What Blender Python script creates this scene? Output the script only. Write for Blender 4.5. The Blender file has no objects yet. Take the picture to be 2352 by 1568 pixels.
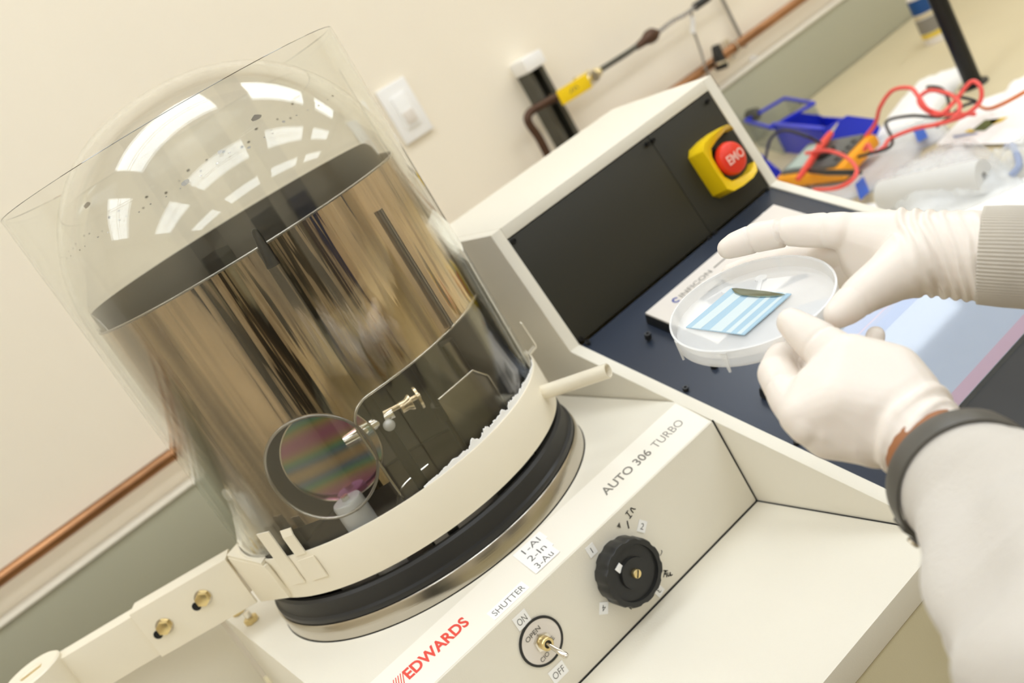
import bpy, bmesh, math, random
import numpy as np
from mathutils import Vector, Matrix, noise
random.seed(3)
scene = bpy.context.scene
COL = scene.collection
PI = math.pi

# ------------------------------------------------------------------ camera, world, lights, exposure
cam_data = bpy.data.cameras.new('camera')
cam = bpy.data.objects.new('camera', cam_data); COL.objects.link(cam); scene.camera = cam
cam.matrix_world = Matrix(((0.7104185, 0.5669202, -0.4170217, -0.2850627), (-0.4990841, -0.0119569, -0.8664710, -0.9568598), (-0.4962063, 0.8236859, 0.2744465, 0.3960874), (0.0000000, 0.0000000, 0.0000000, 1.0000000)))
cam_data.sensor_width = 36.0
cam_data.lens = 37.1709
cam_data.clip_start = 0.02
cam_data.dof.use_dof = True
cam_data.dof.focus_distance = 0.75
cam_data.dof.aperture_fstop = 6.6

world = bpy.data.worlds.new('world'); scene.world = world; world.use_nodes = True
world.node_tree.nodes['Background'].inputs[0].default_value = (.95, 0.97, 1.0, 1)
world.node_tree.nodes['Background'].inputs[1].default_value = 0.3
LAMP = 6.3
scene.view_settings.view_transform = 'Standard'
scene.view_settings.look = 'None'
scene.view_settings.exposure = 0.0
scene.view_settings.gamma = 1.0
scene.view_settings.use_curve_mapping = False
scene.cycles.max_bounces = 20
scene.cycles.transmission_bounces = 20
scene.cycles.glossy_bounces = 8
scene.cycles.diffuse_bounces = 5
scene.cycles.transparent_max_bounces = 24
scene.cycles.sample_clamp_indirect = 12.0
scene.cycles.blur_glossy = 0.3

# ------------------------------------------------------------------ materials
def srgb(r, g, b):
    f = lambda c: (c/255/12.92) if c/255 <= .04045 else ((c/255+.055)/1.055)**2.4
    return (f(r), f(g), f(b), 1)
def mat(name, col, rough=.5, metal=0., bump=0., bscale=200., var=0., vscale=8., spec=.5, stretch=None, trans=0., ior=1.45, coat=0., sss=0., alpha=1., sheen=0., emis=0., aniso=0.):
    m = bpy.data.materials.new(name); m.use_nodes = True
    nt = m.node_tree; b = nt.nodes['Principled BSDF']
    b.inputs['Base Color'].default_value = col
    b.inputs['Roughness'].default_value = rough
    b.inputs['Metallic'].default_value = metal
    b.inputs['Specular IOR Level'].default_value = spec
    b.inputs['IOR'].default_value = ior
    b.inputs['Transmission Weight'].default_value = trans
    b.inputs['Coat Weight'].default_value = coat
    b.inputs['Alpha'].default_value = alpha
    b.inputs['Sheen Weight'].default_value = sheen
    if sss:
        b.inputs['Subsurface Weight'].default_value = sss
        b.inputs['Subsurface Radius'].default_value = (.01, .006, .004)
        b.inputs['Subsurface Scale'].default_value = 1.0
    if emis:
        b.inputs['Emission Color'].default_value = col; b.inputs['Emission Strength'].default_value = emis
    tc = nt.nodes.new('ShaderNodeTexCoord'); src = tc.outputs['Object']
    if stretch:
        mp = nt.nodes.new('ShaderNodeMapping'); mp.inputs['Scale'].default_value = stretch
        nt.links.new(src, mp.inputs['Vector']); src = mp.outputs['Vector']
    if bump:
        n = nt.nodes.new('ShaderNodeTexNoise'); n.inputs['Scale'].default_value = bscale; n.inputs['Detail'].default_value = 4
        nt.links.new(src, n.inputs['Vector'])
        bp = nt.nodes.new('ShaderNodeBump'); bp.inputs['Strength'].default_value = bump; bp.inputs['Distance'].default_value = .002
        nt.links.new(n.outputs['Fac'], bp.inputs['Height']); nt.links.new(bp.outputs['Normal'], b.inputs['Normal'])
    if var:
        n2 = nt.nodes.new('ShaderNodeTexNoise'); n2.inputs['Scale'].default_value = vscale; n2.inputs['Detail'].default_value = 5
        nt.links.new(src, n2.inputs['Vector'])
        mx = nt.nodes.new('ShaderNodeMix'); mx.data_type = 'RGBA'
        mx.inputs['A'].default_value = tuple(c*(1-var) for c in col[:3])+(1,)
        mx.inputs['B'].default_value = tuple(min(1, c*(1+var)) for c in col[:3])+(1,)
        nt.links.new(n2.outputs['Fac'], mx.inputs['Factor']); nt.links.new(mx.outputs['Result'], b.inputs['Base Color'])
    return m
M = {}
M['wall'] = mat('wall_paint', srgb(244, 234, 214), .75, bump=.15, bscale=350, var=.02, vscale=3)
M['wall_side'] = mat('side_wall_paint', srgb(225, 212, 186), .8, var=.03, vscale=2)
M['ceiling'] = mat('ceiling_tile', srgb(236, 230, 216), .9, bump=.3, bscale=120)
M['floor'] = mat('vinyl_floor', srgb(150, 140, 120), .45, var=.12, vscale=5)
M['raceway'] = mat('grey_green_raceway', srgb(172, 170, 148), .5, var=.03, vscale=3)
M['raceway_top'] = mat('raceway_lip', srgb(226, 220, 204), .4)
M['bench'] = mat('tan_bench_top', srgb(208, 194, 158), .4, var=.05, vscale=9)
M['cream'] = mat('cream_powder_coat', srgb(233, 227, 211), .42, bump=.12, bscale=900, var=.012, vscale=6)
M['cream_dark'] = mat('cream_cabinet_paint', srgb(214, 204, 170), .5, bump=.12, bscale=900)
M['strip'] = mat('white_name_strip', srgb(246, 240, 226), .35)
M['collar'] = mat('white_enamel_collar', srgb(240, 231, 209), .35, bump=.08, bscale=60, var=.03, vscale=14)
M['steel'] = mat('brushed_steel', (.60, .565, .50, 1), .20, 1, bump=.05, bscale=30, stretch=(1, 1, 25), var=.12, vscale=4)
M['steel_dark'] = mat('dark_steel', (.36, .335, .30, 1), .3, 1, var=.5, vscale=14)
M['chrome'] = mat('nickel_metal', (.78, .74, .66, 1), .18, 1)
M['brass'] = mat('brass_metal', (.75, .60, .30, 1), .3, 1, var=.1, vscale=300)
M['gold'] = mat('brassy_clamp_metal', (.62, .50, .33, 1), .25, 1)
M['copper'] = mat('copper_pipe', (.36, .18, .085, 1), .33, .9, var=.85, vscale=1.6, stretch=(5, 24, 24))
M['rubber'] = mat('black_rubber', (.022, .021, .019, 1), .45, var=.2, vscale=20)
M['black_gap'] = mat('black_seam', (.01, .01, .009, 1), .8)
M['black_panel'] = mat('black_anodised_panel', (.030, .029, .021, 1), .38, bump=.15, bscale=1200)
M['desk_panel'] = mat('blue_black_desk_panel', (.032, .041, .062, 1), .26, bump=.1, bscale=1500)
M['black_plastic'] = mat('black_plastic', (.018, .018, .017, 1), .35, bump=.1, bscale=900)
M['screw'] = mat('black_oxide_screw', (.03, .03, .03, 1), .3, .6)
M['yellow'] = mat('yellow_plastic', srgb(244, 205, 14), .38)
M['red'] = mat('red_plastic', srgb(238, 62, 40), .32)
M['pinkprint'] = mat('pale_red_print', srgb(250, 190, 175), .5)
M['redprint'] = mat('red_print', srgb(232, 78, 62), .5)
M['greyprint'] = mat('grey_print', srgb(135, 130, 120), .5)
M['blackprint'] = mat('black_marker', srgb(40, 38, 34), .6)
M['darkgrey'] = mat('dark_grey_print', srgb(92, 88, 80), .6)
M['blueprint'] = mat('blue_print', srgb(70, 80, 150), .5)
M['label'] = mat('white_label_tape', srgb(250, 249, 246), .35)
M['faceplate'] = mat('pale_faceplate', srgb(228, 220, 210), .4)
M['wirebrown'] = mat('dark_bronze_fitting', (.10, .055, .035, 1), .4, .7, var=.4, vscale=60)
M['strut'] = mat('dark_strut_channel', (.10, .095, .075, 1), .5, .3, var=.3, vscale=20)
M['white'] = mat('white_plastic', srgb(246, 244, 240), .35)
M['ptfe'] = mat('white_ptfe', srgb(252, 251, 249), .4)
M['blue'] = mat('blue_bin_plastic', srgb(34, 52, 200), .32, sss=.0)
M['bluetape'] = mat('blue_tape', srgb(30, 92, 196), .5)
M['redwire'] = mat('red_silicone_lead', srgb(240, 92, 84), .4)
M['orangewire'] = mat('orange_cable', srgb(222, 120, 50), .4)
M['meter_yellow'] = mat('amber_rubber_holster', srgb(250, 168, 30), .45)
M['meter_grey'] = mat('grey_meter_case', srgb(96, 98, 96), .4)
M['lcd'] = mat('meter_lcd', srgb(176, 192, 184), .2)
M['glove'] = mat('ivory_nitrile_glove', srgb(232, 222, 211), .42, bump=.10, bscale=160, var=.015, vscale=30, sss=.12)
M['skin'] = mat('brown_skin', srgb(158, 102, 62), .5, sss=.05)
M['gown'] = mat('white_gown_fabric', srgb(198, 191, 180), .8, bump=.35, bscale=500, var=.03, vscale=25, sheen=.3)
M['knit'] = mat('grey_knit', srgb(196, 188, 174), .85, sheen=.3)
M['band'] = mat('dark_grey_rubber_strap', srgb(84, 81, 74), .38)
M['paper'] = mat('white_paper', srgb(248, 246, 242), .6)
M['bag'] = mat('clear_plastic_bag', (.93, .95, .96, 1), .22, alpha=.35, spec=.6, bump=.3, bscale=18)
M['wipes'] = mat('white_bag_contents', srgb(214, 213, 210), .6, var=.04, vscale=20)
M['green_print'] = mat('pale_green_print', srgb(205, 222, 205), .5)
M['rod'] = mat('black_post', (.008, .008, .007, 1), .35)
def glassmat(name, col, rough=0., ior=1.46):
    m = bpy.data.materials.new(name); m.use_nodes = True; nt = m.node_tree
    nt.nodes.remove(nt.nodes['Principled BSDF'])
    g = nt.nodes.new('ShaderNodeBsdfGlass'); g.inputs['Color'].default_value = col
    g.inputs['Roughness'].default_value = rough; g.inputs['IOR'].default_value = ior
    nt.links.new(g.outputs[0], nt.nodes['Material Output'].inputs[0]); return m
M['acrylic'] = glassmat('clear_guard_acrylic', (.985, .99, .985, 1), ior=1.49)
M['glass'] = glassmat('bell_jar_glass', (.99, .99, .985, 1), ior=1.47)
def thin_glass(name, tint, fr=1.5, rainbow=False):
    m = bpy.data.materials.new(name); m.use_nodes = True; nt = m.node_tree
    nt.nodes.remove(nt.nodes['Principled BSDF'])
    t = nt.nodes.new('ShaderNodeBsdfTransparent'); t.inputs[0].default_value = tint
    g = nt.nodes.new('ShaderNodeBsdfGlossy'); g.inputs['Roughness'].default_value = .05
    lw = nt.nodes.new('ShaderNodeLayerWeight'); lw.inputs['Blend'].default_value = .5
    pw = nt.nodes.new('ShaderNodeMath'); pw.operation = 'POWER'; pw.inputs[1].default_value = 5
    f = nt.nodes.new('ShaderNodeMath'); f.operation = 'MULTIPLY_ADD'; f.inputs[1].default_value = .95; f.inputs[2].default_value = .045
    nt.links.new(lw.outputs['Facing'], pw.inputs[0]); nt.links.new(pw.outputs[0], f.inputs[0])
    x = nt.nodes.new('ShaderNodeMixShader')
    if rainbow:
        tc = nt.nodes.new('ShaderNodeTexCoord'); n = nt.nodes.new('ShaderNodeTexWave')
        n.inputs['Scale'].default_value = 5.5; n.inputs['Distortion'].default_value = 3.5; n.bands_direction = 'Z'
        r = nt.nodes.new('ShaderNodeValToRGB'); e = r.color_ramp.elements
        e[0].color = (.85, .35, .6, 1); e[1].color = (.95, .75, .5, 1)
        for p, c in ((.3, (.8, .7, .35, 1)), (.55, (.35, .7, .5, 1)), (.8, (.35, .5, .75, 1))):
            k = e.new(p); k.color = c
        nt.links.new(tc.outputs['Object'], n.inputs['Vector']); nt.links.new(n.outputs['Fac'], r.inputs[0])
        nt.links.new(r.outputs[0], g.inputs[0]); m2 = nt.nodes.new('ShaderNodeMath'); m2.operation = 'ADD'; m2.inputs[1].default_value = .36
        nt.links.new(f.outputs[0], m2.inputs[0]); nt.links.new(m2.outputs[0], x.inputs[0])
    else:
        nt.links.new(f.outputs[0], x.inputs[0])
    nt.links.new(t.outputs[0], x.inputs[1]); nt.links.new(g.outputs[0], x.inputs[2])
    nt.links.new(x.outputs[0], nt.nodes['Material Output'].inputs[0]); return m
M['film'] = thin_glass('iridescent_glass_disc', (.88, .90, .90, 1), 1.5, True)
M['clearsheet'] = thin_glass('clear_sleeve_film', (.92, .94, .96, 1), 1.45)
# mirror shield: brownish sheet metal, bump draws reflections upright, further reflection streaks painted into the colour
def shield_material():
    m = bpy.data.materials.new('reflection_streaked_shield'); m.use_nodes = True; nt = m.node_tree
    b = nt.nodes['Principled BSDF']; b.inputs['Metallic'].default_value = 1; b.inputs['Roughness'].default_value = .09
    tc = nt.nodes.new('ShaderNodeTexCoord')
    def noise_(scale, st, det=3):
        mp = nt.nodes.new('ShaderNodeMapping'); mp.inputs['Scale'].default_value = st
        nt.links.new(tc.outputs['Object'], mp.inputs[0])
        n = nt.nodes.new('ShaderNodeTexNoise'); n.inputs['Scale'].default_value = scale; n.inputs['Detail'].default_value = det
        nt.links.new(mp.outputs[0], n.inputs['Vector']); return n
    n1 = noise_(15, (1, 1, .13)); n2 = noise_(110, (1, 1, .03), 2)
    a = nt.nodes.new('ShaderNodeMath'); a.operation = 'MULTIPLY_ADD'; a.inputs[1].default_value = .07
    nt.links.new(n2.outputs['Fac'], a.inputs[0]); nt.links.new(n1.outputs['Fac'], a.inputs[2])
    bp = nt.nodes.new('ShaderNodeBump'); bp.inputs['Strength'].default_value = 1.; bp.inputs['Distance'].default_value = .016
    nt.links.new(a.outputs[0], bp.inputs['Height']); nt.links.new(bp.outputs[0], b.inputs['Normal'])
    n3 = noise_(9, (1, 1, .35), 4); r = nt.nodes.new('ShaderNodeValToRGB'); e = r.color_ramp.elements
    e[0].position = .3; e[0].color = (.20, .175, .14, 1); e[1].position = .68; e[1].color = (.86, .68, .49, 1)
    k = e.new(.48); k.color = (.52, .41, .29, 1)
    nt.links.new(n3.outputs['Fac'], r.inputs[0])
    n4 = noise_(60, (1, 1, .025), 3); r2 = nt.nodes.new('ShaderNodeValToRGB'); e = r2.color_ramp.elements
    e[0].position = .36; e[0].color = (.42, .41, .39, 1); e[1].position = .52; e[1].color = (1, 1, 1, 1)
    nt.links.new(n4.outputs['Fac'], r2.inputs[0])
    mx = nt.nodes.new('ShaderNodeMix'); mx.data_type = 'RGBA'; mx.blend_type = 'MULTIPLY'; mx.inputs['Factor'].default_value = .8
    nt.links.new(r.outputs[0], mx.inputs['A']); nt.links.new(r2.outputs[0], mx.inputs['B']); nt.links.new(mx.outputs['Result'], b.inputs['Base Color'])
    return m
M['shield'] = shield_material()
M['shield_in'] = mat('dull_shield_lining', (.20, .185, .16, 1), .38, .9, bump=.3, bscale=30, stretch=(1, 1, .1), var=.35, vscale=10)
# ribbed knit: fine ribs modelled as relief
def emis_mat(name, col, s):
    m = bpy.data.materials.new(name); m.use_nodes = True; nt = m.node_tree
    nt.nodes.remove(nt.nodes['Principled BSDF']); e = nt.nodes.new('ShaderNodeEmission')
    e.inputs[0].default_value = col; e.inputs[1].default_value = s
    nt.links.new(e.outputs[0], nt.nodes['Material Output'].inputs[0]); return m
M['lamp'] = emis_mat('fluorescent_diffuser', (.87, .925, .985, 1), LAMP)

# ------------------------------------------------------------------ helpers
def tag(o, label=None, cat=None, group=None, kind=None):
    if label: o['label'] = label
    if cat: o['category'] = cat
    if group: o['group'] = group
    if kind: o['kind'] = kind
    return o
def root(name, loc, label, cat, group=None):
    o = bpy.data.objects.new(name, None); COL.objects.link(o); o.location = loc; o.empty_display_size = .02
    return tag(o, label, cat, group)
def base_of(parent):
    v = Vector((0, 0, 0)); p = parent
    while p is not None:
        v += p.location; p = p.parent
    return v
def link(name, me, m, parent=None, origin=None, smooth=False):
    """verts of me are in world coordinates; shift them to the object's origin"""
    o = bpy.data.objects.new(name, me); COL.objects.link(o)
    pb = base_of(parent)
    if origin is None:
        if parent is not None: org = pb.copy()
        else:
            n = len(me.vertices); a = np.empty(n*3); me.vertices.foreach_get('co', a); a = a.reshape(-1, 3)
            org = Vector(((a[:, 0].min()+a[:, 0].max())/2, (a[:, 1].min()+a[:, 1].max())/2, a[:, 2].min()))
    else: org = Vector(origin)
    me.transform(Matrix.Translation(-org))
    o.location = org-pb
    if parent is not None: o.parent = parent
    if m is not None and len(me.materials) == 0: me.materials.append(m)
    if smooth:
        for p in me.polygons: p.use_smooth = True
    me.update(); return o
def bm_link(name, bm, m, parent=None, smooth=False, origin=None, auto=None):
    bmesh.ops.recalc_face_normals(bm, faces=bm.faces)
    if bm.calc_volume(signed=True) < 0: bmesh.ops.reverse_faces(bm, faces=bm.faces)
    me = bpy.data.meshes.new(name); bm.to_mesh(me); bm.free()
    o = link(name, me, m, parent, origin, smooth)
    if auto is not None:
        for p in me.polygons: p.use_smooth = True
        me.set_sharp_from_angle(angle=math.radians(auto))
    return o
def poly_prism(bm, pts, vec):
    """solid from a planar polygon swept by vec"""
    a = [bm.verts.new(p) for p in pts]; b = [bm.verts.new(Vector(p)+Vector(vec)) for p in pts]
    n = len(pts); bm.faces.new(a); bm.faces.new(b[::-1])
    for i in range(n): bm.faces.new((a[i], b[i], b[(i+1) % n], a[(i+1) % n]))
def box_bm(bm, lo, hi, mx=None):
    vs = [(x, y, z) for x in (lo[0], hi[0]) for y in (lo[1], hi[1]) for z in (lo[2], hi[2])]
    v = [bm.verts.new((mx @ Vector(p)) if mx else p) for p in vs]
    for f in ((0, 1, 3, 2), (4, 6, 7, 5), (0, 4, 5, 1), (2, 3, 7, 6), (0, 2, 6, 4), (1, 5, 7, 3)): bm.faces.new([v[i] for i in f])
def bevel(bm, w, seg=2, angle=30):
    bmesh.ops.recalc_face_normals(bm, faces=bm.faces)
    es = [e for e in bm.edges if len(e.link_faces) == 2 and e.calc_face_angle(0) > math.radians(angle)]
    bmesh.ops.bevel(bm, geom=es, offset=w, segments=seg, profile=.6, affect='EDGES', clamp_overlap=True)
def box(name, lo, hi, m, parent=None, bev=0., mx=None, seg=2, origin=None):
    bm = bmesh.new(); box_bm(bm, lo, hi, mx)
    if bev: bevel(bm, bev, seg)
    return bm_link(name, bm, m, parent, auto=40 if bev else None, origin=origin)
def prism(name, pts, vec, m, parent=None, bev=0., seg=2, origin=None):
    bm = bmesh.new(); poly_prism(bm, pts, vec)
    if bev: bevel(bm, bev, seg)
    return bm_link(name, bm, m, parent, auto=40 if bev else None, origin=origin)
def frame(o, x, y):
    """matrix: local x,y,z -> world; x exact, y made square to it"""
    x = Vector(x).normalized(); y = Vector(y); y = (y-x*y.dot(x)).normalized(); z = x.cross(y)
    return Matrix(((x.x, y.x, z.x, o[0]), (x.y, y.y, z.y, o[1]), (x.z, y.z, z.z, o[2]), (0, 0, 0, 1)))
def axis_frame(o, d):
    d = Vector(d).normalized(); h = Vector((0, 0, 1)) if abs(d.z) < .9 else Vector((1, 0, 0))
    x = h.cross(d).normalized(); y = d.cross(x)
    return Matrix(((x.x, y.x, d.x, o[0]), (x.y, y.y, d.y, o[1]), (x.z, y.z, d.z, o[2]), (0, 0, 0, 1)))
def lathe_bm(bm, prof, seg=48, mx=None, closed=False, a0=0., a1=2*PI):
    full = abs(a1-a0-2*PI) < 1e-6; n = seg if full else seg+1
    rings = []
    for r, z in prof:
        if r < 1e-7:
            p = Vector((0, 0, z)); v = bm.verts.new(mx @ p if mx else p); rings.append([v]*n); continue
        ring = []
        for i in range(n):
            t = a0+(a1-a0)*i/seg; p = Vector((r*math.cos(t), r*math.sin(t), z)); ring.append(bm.verts.new(mx @ p if mx else p))
        rings.append(ring)
    m = len(rings); pairs = [(k, k+1) for k in range(m-1)]+([(m-1, 0)] if closed else [])
    for k, l in pairs:
        A, B = rings[k], rings[l]
        for i in range(seg):
            j = (i+1) % n
            q = [A[i], A[j], B[j], B[i]]; u = []
            for v in q:
                if v not in u: u.append(v)
            if len(u) >= 3:
                try: bm.faces.new(u)
                except ValueError: pass
    if not full and closed:
        for ring_i in (0, n-1):
            try: bm.faces.new([r[ring_i] for r in rings])
            except ValueError: pass
def lathe(name, prof, m, parent=None, seg=48, mx=None, closed=False, auto=35, a0=0., a1=2*PI, origin=None):
    bm = bmesh.new(); lathe_bm(bm, prof, seg, mx, closed, a0, a1)
    return bm_link(name, bm, m, parent, auto=auto, origin=origin)
def smooth_path(pts, n=8):
    P = [Vector(p) for p in pts]; out = []
    for i in range(len(P)-1):
        p0 = P[i-1] if i else P[i]*2-P[i+1]; p1 = P[i]; p2 = P[i+1]; p3 = P[i+2] if i+2 < len(P) else P[i+1]*2-P[i]
        for k in range(n):
            t = k/n
            out.append(.5*((2*p1)+(-p0+p2)*t+(2*p0-5*p1+4*p2-p3)*t*t+(-p0+3*p1-3*p2+p3)*t**3))
    out.append(P[-1]); return out
def tube_bm(bm, pts, r, seg=10, caps=True):
    P = [Vector(p) for p in pts]; rings = []; R = r if isinstance(r, (list, tuple)) else [r]*len(P)
    up = None
    for i, p in enumerate(P):
        d = (P[min(i+1, len(P)-1)]-P[max(i-1, 0)]).normalized()
        if up is None:
            h = Vector((0, 0, 1)) if abs(d.z) < .9 else Vector((1, 0, 0)); up = (h-d*h.dot(d)).normalized()
        else: up = (up-d*up.dot(d)).normalized()
        s = d.cross(up)
        rings.append([bm.verts.new(p+(up*math.cos(2*PI*k/seg)+s*math.sin(2*PI*k/seg))*R[i]) for k in range(seg)])
    for a, b in zip(rings, rings[1:]):
        for k in range(seg): bm.faces.new((a[k], a[(k+1) % seg], b[(k+1) % seg], b[k]))
    if caps: bm.faces.new(rings[0][::-1]); bm.faces.new(rings[-1])
def tube(name, pts, r, m, parent=None, seg=10, sm=0, origin=None):
    bm = bmesh.new(); tube_bm(bm, smooth_path(pts, sm) if sm else pts, r, seg)
    return bm_link(name, bm, m, parent, auto=50, origin=origin)
DG = lambda: bpy.context.evaluated_depsgraph_get()
def text(name, s, size, mx, m, parent, depth=.00012, offset=0., align='LEFT', width=None, spacing=1.):
    """flat lettering: cap height = size, baseline at the frame's origin; width stretches it to a length"""
    cu = bpy.data.curves.new(name, 'FONT'); cu.body = s; cu.size = 1.; cu.extrude = 0; cu.offset = offset
    cu.align_x = align; cu.space_character = spacing; cu.resolution_u = 4
    o = bpy.data.objects.new(name, cu)
    me = bpy.data.meshes.new_from_object(o)
    bpy.data.objects.remove(o); bpy.data.curves.remove(cu)
    k = size/.70; xs = [v.co.x for v in me.vertices]
    kx = k if not width else width/(max(xs)-min(xs)); x0 = min(xs) if align == 'LEFT' else 0
    for v in me.vertices: v.co = ((v.co.x-x0)*kx, v.co.y*k, depth)
    me.transform(mx)
    return link(name, me, m, parent)
def strokes(name, lines, mx, r, m, parent):
    """hand-drawn marks: poly-lines in the frame's x-y plane"""
    bm = bmesh.new()
    for ln in lines:
        pts = smooth_path([Vector((x, y, 0)) for x, y in ln], 4) if len(ln) > 2 else [Vector((x, y, 0)) for x, y in ln]
        for a, b in zip(pts, pts[1:]):
            d = (b-a); n = Vector((-d.y, d.x, 0)).normalized()*r; e = d.normalized()*r*.6
            bm.faces.new([bm.verts.new(mx @ (p+Vector((0, 0, .00015)))) for p in (a-n-e, b-n+e, b+n+e, a+n-e)])
    return bm_link(name, bm, m, parent)
def hexagon(r): return [(r*math.cos(PI/6+k*PI/3), r*math.sin(PI/6+k*PI/3)) for k in range(6)]
def copy_tree(o, parent=None):
    c = o.copy(); COL.objects.link(c); c.parent = parent
    for ch in list(o.children): copy_tree(ch, c)
    return c

# ------------------------------------------------------------------ the room
ZF, ZC, YW = -1.07, 1.70, .90
XL, XR, YF = -2.6, 4.2, -3.6
def struct(o): o['kind'] = 'structure'; return o
struct(box('floor', (XL, YF, ZF-.1), (XR, YW, ZF), M['floor']))
struct(box('ceiling', (XL, YF, ZC), (XR, YW, ZC+.1), M['ceiling']))
struct(box('wall_back', (XL, YW, ZF), (XR, YW+.1, ZC), M['wall']))
struct(box('wall_left', (XL-.1, YF, ZF), (XL, YW, ZC), M['wall_side']))
struct(box('wall_right', (XR, YF, ZF), (XR+.1, YW, ZC), M['wall_side']))
struct(box('wall_front', (XL, YF-.1, ZF), (XR, YF, ZC), M['wall_side']))
# unseen dark door, added behind the viewer for the bright metal to reflect
dr = struct(box('reflection_door_1', (-.6, YF+.002, ZF), (.35, YF+.05, ZF+2.1), M['strut'], bev=.004))
lathe('door_handle', [(0, 0), (.012, 0), (.012, .05), (.03, .05), (.03, .065), (0, .065)], M['chrome'], dr, 16, axis_frame((-.5, YF+.05, ZF+1.0), (0, 1, 0)))
# grey surface raceway along the wall at bench height, with a pale lip on its top
rw = struct(prism('trim_1', [(XL, .85, -.0225), (XL, YW, -.0225), (XL, YW, -.166), (XL, .85, -.166)], (XR-XL, 0, 0), M['raceway'], bev=.003))
box('lip', (XL, .846, -.0225), (XR, YW, -.0185), M['raceway_top'], rw, bev=.0012)

t = root('reflection_cabinet', (1.3, -3.3, ZF), 'unseen tall dark blue cabinet against the wall behind the viewer, added for reflections', 'cabinet')  # unseen cabinet, added as dark blue content for the shield's reflections
box('cabinet_body', (.9, YF+.02, ZF+.001), (1.7, YF+.45, ZF+1.9), mat('dark_blue_paint', srgb(40, 52, 84), .4), t, bev=.004)
for x in (.905, 1.302): box('door', (x, YF+.451, ZF+.06), (x+.392, YF+.468, ZF+1.86), bpy.data.materials['dark_blue_paint'], t, bev=.003)
t = root('reflection_rack', (-1.5, -2.9, ZF), 'unseen black rack by the left wall behind the viewer, added for reflections', 'rack')  # unseen rack, added to bring dark shapes into the mirror metal
box('rack_body', (-2.2, -2.9, ZF+.001), (-1.55, -2.1, ZF+1.7), M['black_plastic'], t, bev=.004)
for k in range(5): box('rack_unit', (-1.549, -2.85, ZF+.2+.28*k), (-1.535, -2.15, ZF+.42+.28*k), M['raceway'] if k % 2 else M['black_panel'], t, bev=.003)
t = root('reflection_bench', (0, -2.4, ZF), 'unseen tan topped bench behind the viewer, added for reflections', 'bench')  # unseen bench, added as pale furniture for the shield to reflect
box('worktop', (-.9, -2.7, ZF+.86), (2.9, -1.95, ZF+.90), M['bench'], t, bev=.004)
for k in range(4): box('cabinet', (-.85+.93*k, -2.66, ZF+.05), (.06+.93*k, -1.99, ZF+.859), M['cream_dark'], t, bev=.003)
# ceiling lights: recessed two-tube troffers
def ceiling_light(x, y, label):
    t = root('ceiling_light', (x, y, ZC), label, 'ceiling light', 'recessed ceiling lights')
    w, l = .30, .60; bm = bmesh.new()
    for a, b, c, d in ((-w, -w+.03, -l, l), (w-.03, w, -l, l), (-w+.03, w-.03, -l, -l+.03), (-w+.03, w-.03, l-.03, l)):
        box_bm(bm, (x+c, y+a, ZC-.012), (x+d, y+b, ZC-.0005))
    bm_link('frame', bm, M['white'], t)
    box('diffuser', (x-l+.03, y-w+.03, ZC-.008), (x+l-.03, y-w+.29, ZC-.002), M['lamp'], t)
    box('diffuser', (x-l+.03, y-w+.31, ZC-.008), (x+l-.03, y+w-.03, ZC-.002), M['lamp'], t)
    return t
for i, x in enumerate((-1.7, -.1, 1.5, 3.1)):
    for j, y in enumerate((.15, -1.25, -2.65)):
        ceiling_light(x, y, 'recessed white ceiling light, %s from the left in the %s row from the back wall' % (('first', 'second', 'third', 'fourth')[i], ('first', 'second', 'third')[j]))

# ------------------------------------------------------------------ things on the wall
t = root('copper_pipe', (0, .872, .035), 'long brown copper pipe running level along the cream wall above the grey raceway', 'pipe')
tube('pipe_run', [(XL+.01, .872, .036), (XR-.01, .872, .034)], .0115, M['copper'], t, 16)
for x in (-1.2, -.43, .7, 1.46, 2.3):
    bm = bmesh.new(); box_bm(bm, (x-.008, .884, .012), (x+.008, .8995, .058))
    tube_bm(bm, [(x, .872+.0135*math.cos(a), .035+.0135*math.sin(a)) for a in [PI*k/8-PI/2 for k in range(-8, 9)]], .0025, 6)
    bm_link('pipe_clip', bm, M['chrome'], t)

t = root('wall_switch', (0.6669, 0.9000, 0.3059), 'white rocker light switch plate on the cream wall behind the jar', 'light switch')
sx, sz = .634+.0, .3015
c = Vector((0.6643, 0.8950, 0.3061)); cx, cz = c.x, c.z
box('cover_plate', (cx-.0345, .8925, cz-.057), (cx+.0345, .8995, cz+.057), M['white'], t, bev=.0022)
box('rocker', (cx-.016, .889, cz-.033), (cx+.016, .893, cz+.0335), M['label'], t, bev=.001)
bm = bmesh.new(); box_bm(bm, (cx-.0125, .8865, cz-.026), (cx+.0125, .8895, cz-.001)); bevel(bm, .0012)
bm_link('paddle', bm, M['faceplate'], t, auto=40)

# strut channel with a white box over its upper end
A = Vector((0.9469, 0.8650, 0.2406)); 
t = root('strut_channel', (A.x, .865, .0), 'dark upright metal strut channel fixed to the wall below a white cap', 'strut')
bm = bmesh.new()
for lo, hi in (((A.x-.021, .8955, .0), (A.x+.021, .8995, A.z)), ((A.x-.021, .8585, .0), (A.x-.018, .8955, A.z)), ((A.x+.018, .8585, .0), (A.x+.021, .8955, A.z)),
               ((A.x-.018, .8585, .0), (A.x-.010, .861, A.z)), ((A.x+.010, .8585, .0), (A.x+.018, .861, A.z))):
    box_bm(bm, lo, hi)
bm_link('channel', bm, M['strut'], t)
lathe('bolt', [(0, 0), (.007, 0), (.007, .006), (0, .006)], M['chrome'], t, 6, axis_frame((A.x, .861, A.z-.065), (0, -1, 0)))
t = root('junction_cap', (A.x, .87, A.z+.001), 'small white plastic cap on top of the dark strut channel', 'cap')
box('cap', (A.x-.026, .845, A.z+.0005), (A.x+.026, .8995, A.z+.030), M['white'], t, bev=.004)
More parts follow.
